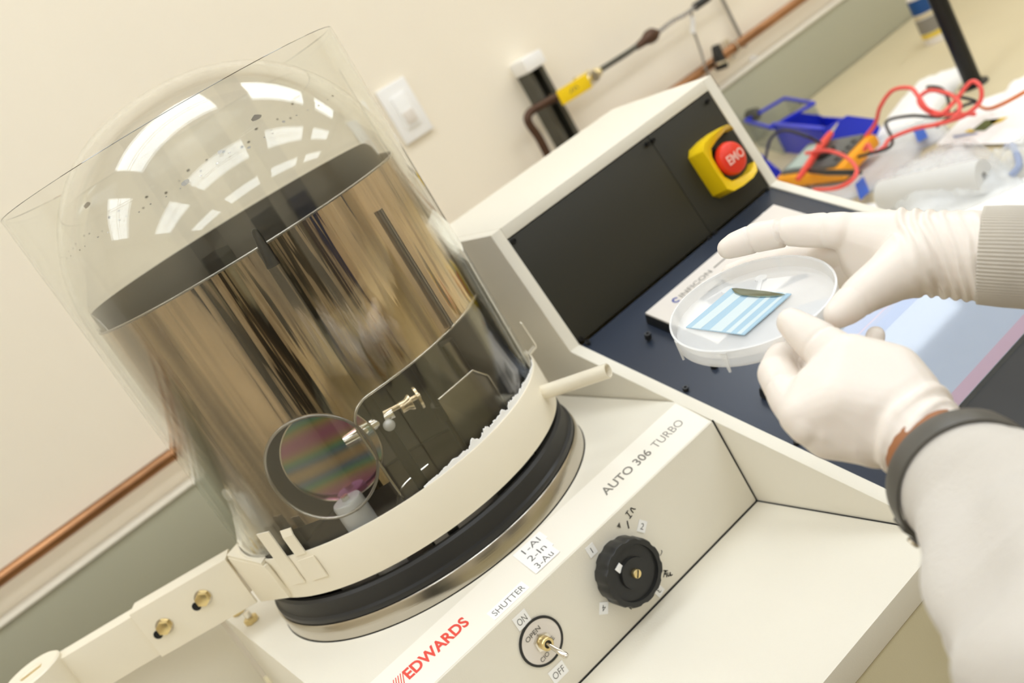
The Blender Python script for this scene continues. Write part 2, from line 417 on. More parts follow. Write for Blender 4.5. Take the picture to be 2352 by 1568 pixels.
# gas line: elbow pipe, valve with yellow lever, thin tube, fitting, braided hose
t = root('gas_valve', (1.0125, 0.8400, 0.1705), 'yellow-handled brass gas valve on a dark bronze pipe beside the strut', 'valve')
tube('pipe', [(0.8568, 0.8350, 0.0543), (0.8605, 0.8350, 0.1221), (0.8565, 0.8350, 0.1587), (0.8637, 0.8350, 0.1743), (0.8891, 0.8350, 0.1773), (0.9695, 0.8350, 0.1700), (1.0258, 0.8350, 0.1673)], .0085, M['wirebrown'], t, 12, 5)
d = Vector((1.0973, 0.8350, 0.1655))-Vector((0.9695, 0.8350, 0.1700)); L0 = Vector((0.9975, 0.8350, 0.1771))
fm = axis_frame((0.9881, 0.8350, 0.1691), d)
lathe('body', [(0, 0), (.014, 0), (.014, .014), (.018, .018), (.018, .050), (.014, .054), (.014, .068), (.009, .068), (.009, .080), (0, .080)], M['brass'], t, 6, fm)
fl = frame((0.9309, 0.8000, 0.1721), d, (0, 0, 1))
box('lever', (-.006, -.0165, -.004), (.078, .0145, .002), M['yellow'], t, bev=.005, mx=fl)
box('lever_tang', (.060, -.012, -.0105), (.105, .013, -.0045), M['chrome'], t, bev=.004, mx=fl)
strokes('print_mark', [[(.022, -.003), (.028, .003)], [(.033, -.003), (.034, .003)], [(.039, .003), (.044, -.002)]], fl @ Matrix.Translation((0, 0, .0022)), .0012, M['darkgrey'], t)
lathe('stem_nut', [(0, -.036), (.008, -.036), (.008, .004), (.011, .004), (.011, .010), (0, .010)], M['chrome'], t, 6, axis_frame(fl @ Vector((.088, 0, 0)), fl.to_3x3() @ Vector((0, 0, 1))))
tube('tube', [(1.0725, 0.8350, 0.1682), (1.1520, 0.8350, 0.1660), (1.1912, 0.8350, 0.1667)], .006, M['strut'], t, 10, 3)
tube('flare_fitting', [(1.1818, 0.8350, 0.1653), (1.2078, 0.8350, 0.1666), (1.2225, 0.8350, 0.1675), (1.2362, 0.8350, 0.1669), (1.2521, 0.8350, 0.1652)], [.007, .010, .0155, .0155, .006], M['wirebrown'], t, 12)
t = root('braided_hose', (1.3193, 0.8350, 0.1623), 'thin braided metal hose running up from the bronze fitting', 'hose')
pts = smooth_path([(1.2537, 0.8350, 0.1655), (1.3014, 0.8350, 0.1679), (1.3428, 0.8350, 0.1645), (1.3814, 0.8350, 0.1668), (1.4411, 0.8350, 0.1658), (1.5609, 0.8350, 0.1589)], 14)
bm = bmesh.new(); tube_bm(bm, pts, [.0042+.0011*math.sin(i*1.9) for i in range(len(pts))], 8); bm_link('braid', bm, M['steel_dark'], t)
tube('sleeve', [(1.3748, 0.8350, 0.1658), (1.4229, 0.8350, 0.1660)], .009, M['black_plastic'], t, 10)
# looped wires and black clamp hanging by the pipe
t = root('hanging_cable', (1.3779, 0.8600, 0.1255), 'thin grey cable hanging from the braided hose towards the black clip', 'cable')
tube('wire', [(1.3672, 0.8400, 0.1647), (1.3576, 0.8500, 0.1325), (1.3567, 0.8550, 0.1026), (1.3506, 0.8550, 0.0682), (1.3423, 0.8550, 0.0347), (1.3502, 0.8600, -0.0007), (1.3623, 0.8600, -0.0456)], .0026, M['greyprint'], t, 8, 6)
tube('cable_sleeve', [(1.3652, 0.8450, 0.1505), (1.3499, 0.8500, 0.1194)], .0062, M['white'], t, 10)
t = root('thin_conduit', (1.5056, 0.8850, 0.0926), 'thin grey tube slanting down the wall to the copper pipe', 'tube')
tube('tube', [(1.5045, 0.8850, 0.1587), (1.5048, 0.8850, 0.1095), (1.5052, 0.8850, 0.0464), (1.5045, 0.8850, 0.0177)], .004, M['greyprint'], t, 8, 4)
t = root('spring_clamp', (1.3667, 0.8350, 0.0492), 'black plastic spring clip standing on the copper pipe', 'clip')
fm = frame((1.3681, 0.8450, 0.0318), Vector((1.3681, 0.8450, 0.0318))-Vector((1.3780, 0.8450, 0.0720)), (0, 1, 0))
prism('jaw', [fm @ Vector(p) for p in ((-.042, -.006, 0), (.004, -.016, 0), (.014, -.014, 0), (.014, .010, 0), (.0, .012, 0), (-.040, .004, 0))], fm.to_3x3() @ Vector((0, 0, .018)), M['black_plastic'], t, .002)
tube('pivot', [fm @ Vector((0, -.012, -.012)), fm @ Vector((0, -.012, .02))], .004, M['chrome'], t, 8)
t = root('wall_hook', (1.5117, 0.8800, -0.0176), 'small white plastic hook on the wall under the copper pipe', 'hook')
lathe('hook_base', [(0, 0), (.013, 0), (.013, .006), (.006, .009), (.006, .02), (0, .02)], M['white'], t, 16, axis_frame((1.5217, 0.8995, -0.0231), (0, -1, 0)))
t = root('outlet_knob', (1.3664, 0.8200, -0.1045), 'dark grey knob on a silver stem sticking out of the grey raceway', 'knob')
lathe('stem', [(0, 0), (.009, 0), (.009, .012), (.006, .014), (.006, .03), (0, .03)], M['chrome'], t, 20, axis_frame((1.3764, 0.8495, -0.1079), (.25, -1, 0)))
lathe('grip', [(0, 0), (.014, 0), (.0155, .004), (.014, .026), (.011, .029), (0, .029)], M['strut'], t, 8, axis_frame((1.3611, 0.8230, -0.1010), (.25, -1, 0)))

# ------------------------------------------------------------------ bench on the right
ZB = -.165
t = root('lab_bench', (1.9, .3, ZF), 'tan laboratory bench top along the wall right of the console', 'bench')
box('worktop', (.60, -.22, ZB-.035), (XR-.02, .849, ZB), M['bench'], t, bev=.004)
for k, x in enumerate((.62, 1.3, 1.98, 2.66)):
    box('cabinet', (x, -.16, ZF+.08), (x+.66, .84, ZB-.036), M['cream_dark'], t, bev=.003)
box('plinth_base', (.66, -.10, ZF+.001), (3.3, .82, ZF+.079), M['strut'], t)

# ------------------------------------------------------------------ evaporator cabinet
PXL, PXR = -.2008, .2070
t = root('evaporator_cabinet', (0, 0, ZF), 'cream cabinet of the vacuum evaporator with stepped front and control knobs', 'machine')
# plinth carrying the base ring; the front of its top slopes down and carries the name
prism('plinth', [(PXL, .178, 0), (PXL, -.1715, 0), (PXL, -.2100, -.0202), (PXL, -.2102, -.1128), (PXL, .178, -.1128)], (PXR-PXL, 0, 0), M['cream'], t, .0016)
prism('work_ledge', [(-.60, .17, -.1140), (-.60, -.4190, -.1140), (-.60, -.4195, -.1370), (-.60, .17, -.1370)], (.60+.2084, 0, 0), M['cream'], t, .0020)
box('seam', (-.60, -.2108, -.1141), (PXR, -.2095, -.1132), M['black_gap'], t)
box('seam', (PXR+.0003, -.4170, -.1150), (PXR+.0016, .16, -.1138), M['black_gap'], t)
box('seam', (PXR+.0003, -.2095, -.1140), (PXR+.0016, -.2080, -.0200), M['black_gap'], t)
box('front_door', (-.60, -.4175, -.60), (.2048, -.400, -.1385), M['cream_dark'], t, bev=.002)
box('front_door', (-.60, -.4175, ZF+.06), (.2048, -.400, -.604), M['cream_dark'], t, bev=.002)
box('carcass', (-.598, -.399, ZF+.06), (.203, .30, -.1380), M['cream_dark'], t)
box('toe_kick', (-.58, -.37, ZF+.001), (.20, .28, ZF+.059), M['strut'], t)
box('hoist_column', (-.62, .182, -.1372), (-.205, .275, .016), M['cream'], t, bev=.003)
# name strip (a separate bright film on the sloped edge)
FS = frame((0, -.2100, -.0202), (1, 0, 0), (0, .0385, .0202))     # x right, y up the slope
def sm(x, y, z=0): return FS @ Matrix.Translation((x, y, z))
box('name_strip', (PXL+.004, .0016, .00002), (PXR-.002, .0425, .0002), M['strip'], t, mx=FS)
text('lettering', 'EDWARDS', .0098, sm(-.1463, .0195, .0003), M['redprint'], t, .0001, offset=.030, width=.0655)
text('lettering', 'AUTO 306', .0082, sm(.0840, .0195, .0003), M['greyprint'], t, .0001, offset=.014, width=.0615)
text('lettering', 'TURBO', .0082, sm(.1515, .0195, .0003), M['greyprint'], t, .0001, offset=-.008, width=.039)
bm = bmesh.new()
for k in range(5):
    x = -.1615+k*.0024; bm.faces.new([bm.verts.new(sm(0, 0) @ Vector(p)) for p in ((x, .0195, .0004), (x+.0009, .0195, .0004), (x+.0069, .0295, .0004), (x+.006, .0295, .0004))])
bm_link('emblem', bm, M['redprint'], t)
# printed labels
def sticker(mx, w, h, s=None, size=.003, m=None, rot=0., dx=0., dy=0., parent=t, lines=None, **kw):
    f = mx @ Matrix.Rotation(rot, 4, 'Z')
    o = box('label_sticker', (-w/2, -h/2, .0001), (w/2, h/2, .00045), M['label'], parent, mx=f)
    if s: text('lettering', s, size, f @ Matrix.Translation((dx, -size/2+dy, .0005)), m or M['darkgrey'], o, .00005, offset=-.006, align='CENTER', **kw)
    return o
l1 = sm(-.0010, .0225); 
for k, s in enumerate(('1-Al', '2-In', '3-Au')):
    sticker(sm(.0035-.0012*k, .0345-.0098*k, .0002*(k+1)), .0325-.002*k, .0103, s, .0062, width=.019)
sticker(sm(-.0460, .0098, .0001), .0400, .0100, 'SHUTTER', .0056, width=.0345)
FF = frame((0, -.2104, 0), (1, 0, 0), (0, 0, 1))                 # front face: x right, y = world z
def ff(x, z, h=0): return FF @ Matrix.Translation((x, z, h))
P = (-0.0483, -0.2102, -0.0317); sticker(ff(P[0], P[2]), .0140, .0125, 'ON', .0062, width=.0095)
P = (-0.0467, -0.2102, -0.0911); sticker(ff(P[0], P[2]), .0165, .0125, 'OFF', .0062, width=.0125)
for q, s, r in (((0.0368, -0.2102, -0.0297), '1', 0.), ((0.0897, -0.2102, -0.0471), '2', -.9), ((0.0714, -0.2102, -0.1047), '3', 3.4), ((0.0182, -0.2102, -0.0782), '4', 2.5)):
    sticker(ff(q[0], q[2]), .0090, .0105, s, .0056, M['blackprint'], r)
# handwriting around the knob
q = (0.0870, -0.2102, -0.0288)
strokes('handwriting', [[(0, 0), (.0012, .0062)], [(-.0016, .0002), (.0016, -.0004)], [(-.0006, .0064), (.0030, .0058)], [(.0044, -.0002), (.0052, .0036), (.0066, .0040), (.0072, .0014), (.0082, -.0004)]], ff(q[0]-.002, q[2]-.004) @ Matrix.Rotation(.35, 4, 'Z'), .00045, M['blackprint'], t)
q = (0.0778, -0.2102, -0.0363)
strokes('handwriting', [[(0, -.0030), (.0022, .0030)]], ff(q[0], q[2]), .0006, M['blackprint'], t)
q = (0.0869, -0.2102, -0.0995)
strokes('handwriting', [[(-.004, -.002), (-.0018, .0034), (-.0006, -.0024)], [(-.0034, .0002), (-.001, .0004)], [(-.004, .0036), (.0006, .0030)], [(.0006, .0014), (.0008, -.0016), (.0026, -.0014), (.0034, .0012), (.0038, -.0018), (.0058, -.0010)]], ff(q[0], q[2]) @ Matrix.Rotation(-.60, 4, 'Z'), .00045, M['blackprint'], t)
q = (0.0708, -0.2102, -0.0310)
bm = bmesh.new(); bm.faces.new([bm.verts.new(ff(q[0], q[2], .0002) @ Vector(p)) for p in ((-.0022, .001, 0), (.0022, .0022, 0), (.0006, -.0028, 0))]); bm_link('pointer_mark', bm, M['darkgrey'], t)
q = (0.0923, -0.2102, -0.0800); strokes('handwriting', [[(-.002, -.001), (.0014, .0002), (.0016, .0022)]], ff(q[0], q[2]), .0003, M['darkgrey'], t)
q = (0.0385, -0.2102, -0.0964); strokes('handwriting', [[(0, .002), (.0012, -.002)]], ff(q[0], q[2]), .0005, M['blackprint'], t)
# rotary knob
kc = Vector((.0520, -.2104, -.0640)); fk = axis_frame(kc, (0, -1, 0))
bm = bmesh.new(); N = 96
def kr(i, r): 
    a = 2*PI*i/N; s = math.cos(a*12)
    return r*(1-.035*max(0, -s)**.5) if r > .025 else r
prof = [(a*1.2, b*1.25) for a, b in [(.0240, 0), (.0250, .002), (.0250, .0135), (.0243, .0150), (.0205, .0150), (.0200, .0128), (.0118, .0128), (.0113, .0152), (.0, .0152)]]
rings = []
for r, z in prof[:-1]:
    rings.append([bm.verts.new(fk @ Vector((kr(i, r)*math.cos(2*PI*i/N), kr(i, r)*math.sin(2*PI*i/N), z))) for i in range(N)])
for a, b in zip(rings, rings[1:]):
    for i in range(N): bm.faces.new((a[i], a[(i+1) % N], b[(i+1) % N], b[i]))
bm.faces.new(rings[-1]); bm.faces.new(rings[0][::-1])
kn = bm_link('rotary_knob', bm, M['black_plastic'], t, auto=35)
lathe('screw', [(0, .0188), (.0042, .0188), (.0042, .0215), (.0037, .0225), (0, .0228)], M['brass'], kn, 24, fk)
box('screw_slot', (-.0033, -.0005, .02255), (.0033, .0005, .02295), M['black_gap'], kn, mx=fk @ Matrix.Rotation(.9, 4, 'Z'))
mq = (.0520-.0092, 0, -.0640+.0130)
box('marker_tape', (mq[0]-.0034, -.2275, mq[2]-.0030), (mq[0]+.0034, -.2266, mq[2]+.0030), M['label'], kn, mx=Matrix.Translation((mq[0], 0, mq[2])) @ Matrix.Rotation(-.3, 4, 'Y') @ Matrix.Translation((-mq[0], 0, -mq[2])))
# toggle switch with its round hand-lettered plate
tc_ = Vector((-.0445, -.2104, -.0585)); ft = axis_frame(tc_, (0, -1, 0))
tg = lathe('toggle_switch', [(0, 0), (.0192, 0), (.0192, .0008), (0, .0008)], M['faceplate'], t, 64, ft)
lathe('plate_ring', [(.0190, 0), (.0211, 0), (.0211, .0011), (.0190, .0011)], M['rubber'], tg, 72, ft, closed=True)
prism('hex_nut', [ft @ Vector((x, y, .0008)) for x, y in hexagon(.0082)], (0, -.0034, 0), M['chrome'], tg, .0004)
lathe('bushing', [(.0034, .004), (.0058, .004), (.0058, .0105), (.0052, .0112), (.0034, .0112)], M['brass'], tg, 40, ft, closed=True)
lathe('bushing_core', [(0, .006), (.0034, .006), (.0034, .0095), (0, .0095)], M['rubber'], tg, 20, ft)
b0 = ft @ Vector((0, 0, .008)); b1 = b0+Vector((.0035, -.0165, -.0125))
tube('lever', [b0, b0.lerp(b1, .5), b0.lerp(b1, .9), b1], [.0016, .0022, .0030, .0022], M['chrome'], tg, 20)
text('lettering', 'OPEN', .0042, ff(-.0555, -.0505, .0010) @ Matrix.Rotation(.08, 4, 'Z'), M['darkgrey'], tg, .0002, width=.0165)
text('lettering', 'ClO', .0040, ff(-.0540, -.0735, .0010) @ Matrix.Rotation(.12, 4, 'Z'), M['darkgrey'], tg, .0002, width=.0095)
text('lettering', 'E', .0040, ff(-.0355, -.0655, .0010) @ Matrix.Rotation(.30, 4, 'Z'), M['darkgrey'], tg, .0002)
# studs with nuts on the rear left corner of the plinth
for q in ((-0.1870, 0.1477, 0.0060), (-0.1861, 0.1022, 0.0060)):
    fm = axis_frame((q[0], q[1], .0001), (0, 0, 1))
    n_ = prism('stud_nut', [fm @ Vector((x, y, 0)) for x, y in hexagon(.0075)], (0, 0, .006), M['brass'], t, .0008)
    lathe('stud', [(0, .006), (.0035, .006), (.0035, .012), (0, .0125)], M['chrome'], n_, 14, fm)
# stainless base ring, black seal and the dark baseplate inside
lathe('base_ring', [(.1713, 0.0002), (.1715, .0165), (.1705, .0181), (.150, .0181), (.150, .0002)], M['steel'], t, 160, closed=True)
lathe('contact_line', [(.1716, .0001), (.1722, .0001), (.1722, .0005), (.1716, .0005)], M['black_gap'], t, 160, closed=True)
lathe('vacuum_seal', [(.1690, .0182), (.1700, .0200), (.1700, .0235), (.1672, .0250), (.1668, .0262), (.1672, .0400), (.1650, .0425), (.1612, .0425), (.1612, .0362), (.1560, .0362), (.1560, .0182)], M['rubber'], t, 160, closed=True)
lathe('baseplate', [(0, .0185), (.1555, .0185), (.1555, .0225), (.150, .0240), (0, .0240)], M['steel_dark'], t, 96)

# ------------------------------------------------------------------ control console
XC0, XC1 = .2088, .5630
prof = [(.180, .2005), (-.0151, .2005), (-.0373, .0564), (-.4700, -.1392), (-.4700, -.36), (.180, -.36)]
cs = root('control_console', (.386, 0, ZF), 'cream control console with black upper panel and dark sloping desk', 'console')
t = cs
W = .0140                                                         # width of the cream rim
y0, z0 = -.0373, .0564
fn = Vector((0, -.1441, .0222)).normalized(); fn = Vector((0, -.1441, -.0222)).normalized() if False else Vector((0, -.9883, .1523))
dn = Vector((0, -.4120, .9112))
bm = bmesh.new()
poly_prism(bm, [(XC0, y, z) for y, z in prof], (W, 0, 0)); bevel(bm, .0012)
bm_link('side_panel', bm, M['cream'], t, auto=40)
bm = bmesh.new()
poly_prism(bm, [(XC1-W, y, z) for y, z in prof], (W, 0, 0)); bevel(bm, .0012)
bm_link('side_panel', bm, M['cream'], t, auto=40)
bm = bmesh.new()
poly_prism(bm, [(XC0+W, .180, .2005), (XC0+W, -.0151, .2005), (XC0+W, -.0171, .1875), (XC0+W, .180, .1875)], (XC1-XC0-2*W, 0, 0)); bevel(bm, .0008)
bm_link('top_panel', bm, M['cream'], t, auto=40)
box('back_panel', (XC0+W, .170, -.36), (XC1-W, .179, .187), M['cream_dark'], t)
box('lower_cabinet', (XC0, -.455, ZF+.06), (XC1, .18, -.3605), M['cream_dark'], t, bev=.002)
box('toe_kick', (XC0+.02, -.43, ZF+.001), (XC1-.02, .16, ZF+.0595), M['strut'], t)
REC = .0016
def onface(x, s, h=0.): # s = distance up the face from the bend
    u = Vector((0, .0222, .1441)).normalized(); return Vector((x, y0, z0))+u*s+fn*h
FACE = frame(onface(0, 0), (1, 0, 0), (0, .0222, .1441))
DESK = frame((0, y0, z0), (1, 0, 0), (0, .3392, .1534))           # y up the desk (negative = toward the viewer)
# black upper panel in two pieces with a fine seam, and the dark desk panel
xs_ = .4418
box('upper_panel', (XC0+W, .0005, -.004), (xs_-.0003, .1315, -REC), M['black_panel'], t, mx=FACE, bev=.0005)
box('upper_panel', (xs_+.0003, .0005, -.004), (XC1-W, .1315, -REC), M['black_panel'], t, mx=FACE, bev=.0005)
box('desk_panel', (XC0+W, -.4690, -.004), (XC1-W, -.0016, -REC), M['desk_panel'], t, mx=DESK, bev=.0005)
bm = bmesh.new(); poly_prism(bm, [(XC0+W, -.474, -.1410), (XC0+W, -.470, -.1393), (XC0+W, -.470, -.36), (XC0+W, -.474, -.36)], (XC1-XC0-2*W, 0, 0)); bm_link('front_panel', bm, M['cream_dark'], t)
def cap_screw(fm, r=.0031, h=.004, par=cs):
    o = lathe('cap_screw', [(r*.45, h-.0015), (r*.5, h), (r*.9, h), (r, h-.0006), (r, -.0015), (0, -.0015), ], M['screw'], par, 20, fm)
    lathe('socket', [(0, h-.0014), (r*.48, h-.0014), (r*.5, h-.0004)], M['black_gap'], o, 6, fm)
for q in ((0.2277, -0.0179, 0.1822), (0.4350, -0.0182, 0.1803), (0.4441, -0.0183, 0.1796), (0.5387, -0.0185, 0.1784), (0.5421, -0.0375, 0.0550), (0.4352, -0.0376, 0.0542), (0.2276, -0.0368, 0.0599), (0.4450, -0.0374, 0.0556)):
    cap_screw(axis_frame(q, FACE.to_3x3() @ Vector((0, 0, 1))), .0026, .0022)
for q in ((0.2290, -0.0428, 0.0539), (0.2658, -0.0921, 0.0349), (0.2681, -0.1662, -0.0019), (0.2284, -0.1639, -0.0008), (0.2270, -0.2796, -0.0532)):
    cap_screw(axis_frame(q, DESK.to_3x3() @ Vector((0, 0, 1))), .0036 if q[0] > .26 else .0030, .005 if q[0] > .26 else .0025)
# emergency stop: yellow shroud round a red mushroom button
ec = Vector((0.5068, -0.0284, 0.1142)); fe = frame(ec, (1, 0, 0), (0, .0222, .1441))
ec = Vector(fe.translation)
half = [((.0345, -.0225), (.0330, -.0222)), ((.0315, -.0280), (.0270, -.0250)), ((.0230, -.0325), (.0180, -.0272)), ((.0060, -.0345), (.0050, -.0265)), ((-.0120, -.0345), (-.0060, -.0250)), ((-.0280, -.0325), (-.0190, -.0215)), ((-.0350, -.0260), (-.0245, -.0130)), ((-.0352, 0), (-.0252, 0))]
pairs_ = half+[((a[0], -a[1]), (b[0], -b[1])) for a, b in half[-2::-1]]
bm = bmesh.new(); prev = None
for a, b in pairs_:
    ho = .0265-.0150*max(0, (a[0]-.006)/.028)**1.5; hi_ = ho-.004
    vs = [bm.verts.new(fe @ Vector(p)) for p in ((a[0], a[1], -REC), (a[0]*.97, a[1]*.97, ho), (b[0], b[1], hi_), (b[0]*1.0, b[1]*1.0, -REC))]
    if prev:
        for k in range(4): bm.faces.new((prev[k], prev[(k+1) % 4], vs[(k+1) % 4], vs[k]))
    else: bm.faces.new(vs)
    prev = vs
bm.faces.new(prev[::-1])
bevel(bm, .0012, 2, 45)
es = root('emergency_stop', ec, None, None); es.parent = t; es.location = ec-base_of(t)
bm_link('shroud', bm, M['yellow'], es, auto=60)
lathe('button_stem', [(0, .003), (.0165, .003), (.0165, .012), (.0125, .014), (.0125, .0190), (0, .0190)], M['black_plastic'], es, 32, fe)
fb_ = fe @ Matrix.Translation((-.0045, -.0005, 0))
lathe('mushroom_button', [(0, .018), (.0150, .018), (.0188, .0200), (.0194, .0235), (.0180, .0285), (.0140, .0309), (.0, .0320)], M['red'], es, 48, fb_)
text('lettering', 'EMO', .0105, fb_ @ Matrix.Translation((-.0135, -.0050, .0322)), M['pinkprint'], es, .0004, offset=.03, width=.0270)

# film thickness controller lying in the desk: pale faceplate over a black body
t = root('thickness_controller', (0.3245, -0.0828, 0.0358), 'pale grey faceplate instrument on a black body set in the desk behind the dish', 'instrument')
def dk(x, y, h=0): return DESK @ Vector((x, y, h))
ax0, ay0 = .2880, -.0405
box('housing', (.2850, -.1350, -.0010), (.5050, -.0385, .0105), M['black_plastic'], t, bev=.0012, mx=DESK)
box('faceplate', (.2856, -.1344, .0105), (.5044, -.0391, .0130), M['faceplate'], t, bev=.0008, mx=DESK)
q = (0.3155, -0.0932, 0.0456); lt = DESK.inverted() @ Vector(q)
text('lettering', 'INFICON', .0062, DESK @ Matrix.Translation((lt.x+.0085, lt.y-.002, .0131)), M['greyprint'], t, .0002, offset=.01, width=.050)
box('print_line', (lt.x+.064, lt.y+.0002, .0131), (lt.x+.104, lt.y+.0022, .0132), M['greyprint'], t, mx=DESK)
lathe('emblem', [(.0022, .0133), (.0045, .0133)], M['blueprint'], t, 24, DESK @ Matrix.Translation((lt.x+.002, lt.y+.0012, 0)), a0=.3, a1=5.2)
box('display', (.330, -.115, .0131), (.400, -.075, .0136), M['black_plastic'], t, mx=DESK)
t = root('plastic_puck', (0.4966, -0.0743, 0.0397), 'small round white plastic puck lying on the dark desk under the red button', 'lid')
q = (0.4939, -0.0782, 0.0379); fl = DESK.copy(); fl.translation = Vector(q)
lathe('lid_body', [(0, -.0014), (.0135, -.0014), (.0145, .0), (.0145, .004), (.0132, .0055), (0, .0062)], M['white'], t, 40, fl)
lathe('rim', [(.0145, .0005), (.0153, .0008), (.0153, .0022), (.0145, .0025)], M['white'], t, 40, fl, closed=True)
# black recipe tablet with a clear film sleeve of printed sheets on it
t = root('black_tablet', (0.3816, -0.2969, -0.0610), 'flat black framed panel lying across the front of the desk under the gloves', 'panel')
P0 = DESK.inverted() @ Vector((0.2588, -0.2229, -0.0144)); P1 = DESK.inverted() @ Vector((0.3818, -0.3947, -0.0921))
tx0, ty1, ty0 = .2560, -.2040, -.4290
box('body', (tx0, ty0, -.0012), (.545, ty1, .0110), M['black_plastic'], t, bev=.0025, mx=DESK)
box('glass_face', (tx0+.012, ty0+.014, .0110), (.535, ty1-.010, .0120), M['rubber'], t, bev=.0004, mx=DESK)
t = root('printed_sleeve', (0.3755, -0.3218, -0.0569), 'pale blue sheet in clear film with a pink stripe on the black panel', 'sheet')
S0 = DESK.inverted() @ Vector((0.3330, -0.3717, -0.0795)); S1 = DESK.inverted() @ Vector((0.4651, -0.3374, -0.0639)); S2 = DESK.inverted() @ Vector((0.3730, -0.2562, -0.0272))
sx0, sx1 = .300, S1.x; sy0, sy1 = S0.y, S2.y+.010
hh = .0125
M['sh_blue'] = mat('pale_blue_sheet', srgb(190, 194, 203), .45, var=.03, vscale=60)
M['sh_lav'] = mat('lavender_stripe', srgb(162, 166, 190), .45)
M['sh_pink'] = mat('pink_stripe', srgb(206, 170, 180), .45)
M['sh_mid'] = mat('mid_blue_stripe', srgb(150, 162, 192), .45)
box('sheet', (sx0, sy0, hh-.0004), (sx1, sy1, hh), M['sh_blue'], t, mx=DESK)
Lh = sy1-sy0
for a, b, c in ((.0004, .0125, 'sh_pink'), (Lh-.034, Lh-.022, 'sh_mid'), (Lh-.0218, Lh-.0004, 'sh_lav'), (Lh-.0170, Lh-.0155, 'sh_pink')):
    box('print_stripe', (sx0+.0003, sy0+a, hh+(.0001 if c != 'sh_pink' or a > .1 else .0002)), (sx1-.0003, sy0+b, hh+(.0002 if c != 'sh_pink' else .0003)), M[c], t, mx=DESK)
box('film', (sx0-.004, sy0-.005, hh+.0008), (sx1+.004, sy1+.002, hh+.0012), M['clearsheet'], t, mx=DESK)

# ------------------------------------------------------------------ bell jar, guard, shield
def az(d, r, z): a = math.radians(d); return Vector((r*math.cos(a), r*math.sin(a), z))
JO, JI = .1600, .1562
t = root('bell_jar', (0, 0, .0365), 'clear glass bell jar with a domed top, spotted with small dark flecks', 'bell jar')
prof = [(JI, .0370), (JO, .0370), (JO, .330)]
for k in range(1, 25):
    a = PI/2*k/24; prof.append((max(JO*math.cos(a)**.86, 0) if k < 24 else 0, .330+.150*math.sin(a)))
inner = []
for k in range(24, 0, -1):
    a = PI/2*k/24; inner.append((max(JI*math.cos(a)**.86, 0) if k < 24 else 0, .330+.1462*math.sin(a)))
prof += inner+[(JI, .330)]
lathe('glass', prof, M['glass'], t, 192, closed=True, auto=60)
# dark flecks in rows round the shoulder
bm = bmesh.new(); rnd = random.Random(11)
def dome_pt(d, k, out=.0003):
    a = k*PI/2; r = (JO+out)*math.cos(a)**.86; return az(d, r, .330+(.150+out)*math.sin(a))
def blob(d, k, s):
    c = dome_pt(d, k); e = .004
    u = (dome_pt(d+1, k)-c).normalized(); v = (dome_pt(d, k+.01)-c).normalized(); n = 9
    vs = [bm.verts.new(c+(u*math.cos(2*PI*i/n)*(1+.5*rnd.random())+v*math.sin(2*PI*i/n)*(.55+.4*rnd.random()))*s) for i in range(n)]
    bm.faces.new(vs)
for i in range(24):
    d = -176+i*5.6+rnd.uniform(-1.5, 1.5); blob(d, .30+rnd.uniform(-.015, .015), rnd.choice((.0007, .0009, .0013, .0006)))
for i in range(26):
    d = 20+i*6+rnd.uniform(-2, 2); blob(d, .34+rnd.uniform(-.03, .03), rnd.choice((.0008, .0011, .0016)))
blob(-113, .30, .0030); blob(-99, .33, .0020); blob(-82, .37, .0036); blob(-150, .42, .0034)
fo = bm_link('flecks', bm, M['steel_dark'], t); fo['kind'] = 'stuff'

t = root('implosion_guard', (0, 0, .049), 'tall clear acrylic cylinder guard in a cream metal collar around the jar', 'guard')
lathe('clear_cylinder', [(.1622, .0500), (.1648, .0500), (.1650, .4478), (.1646, .4482), (.1626, .4482), (.1622, .4478)], M['acrylic'], t, 192, closed=True, auto=20)
lathe('collar', [(.1653, .0490), (.1676, .0490), (.1678, .0500), (.1678, .0912), (.1672, .0922), (.1658, .0922), (.1653, .0915)], M['collar'], t, 192, closed=True)
# ragged dried residue band above the collar, right front
bm = bmesh.new(); prev = None
for i in range(241):
    d = -104+i*.31; tt = i/240
    h = .0012+.0085*math.sin(PI*min(1, tt*1.1))**.7*(.55+.6*noise.noise(Vector((d*.35, 3, 0)))+.25*noise.noise(Vector((d*1.7, 1, 0))))
    h = max(h, .0008); lo = .0905+.002*max(0, noise.noise(Vector((d*.9, 9, 2))))
    vs = [bm.verts.new(az(d, r, z)) for r, z in ((.16515, lo), (.16515, .0920+h), (.16565, .0916+h*.95), (.1657, lo))]
    if prev:
        for k in range(4): bm.faces.new((prev[k], prev[(k+1) % 4], vs[(k+1) % 4], vs[k]))
    else: bm.faces.new(vs)
    prev = vs
bm.faces.new(prev); bm_link('sealant_residue', bm, M['label'], t)
# lifting handle tube
hp0 = az(-44, .163, .072); hp1 = Vector((0.1561, -0.1792, 0.0720))
fm = axis_frame(hp0, hp1-hp0); HL = (hp1-hp0).length
lathe('handle_tube', [(.0070, 0), (.0070, HL), (.0060, HL+.0003), (.0056, HL-.0005), (.0056, HL-.03), (0, HL-.03)], M['collar'], t, 32, fm)
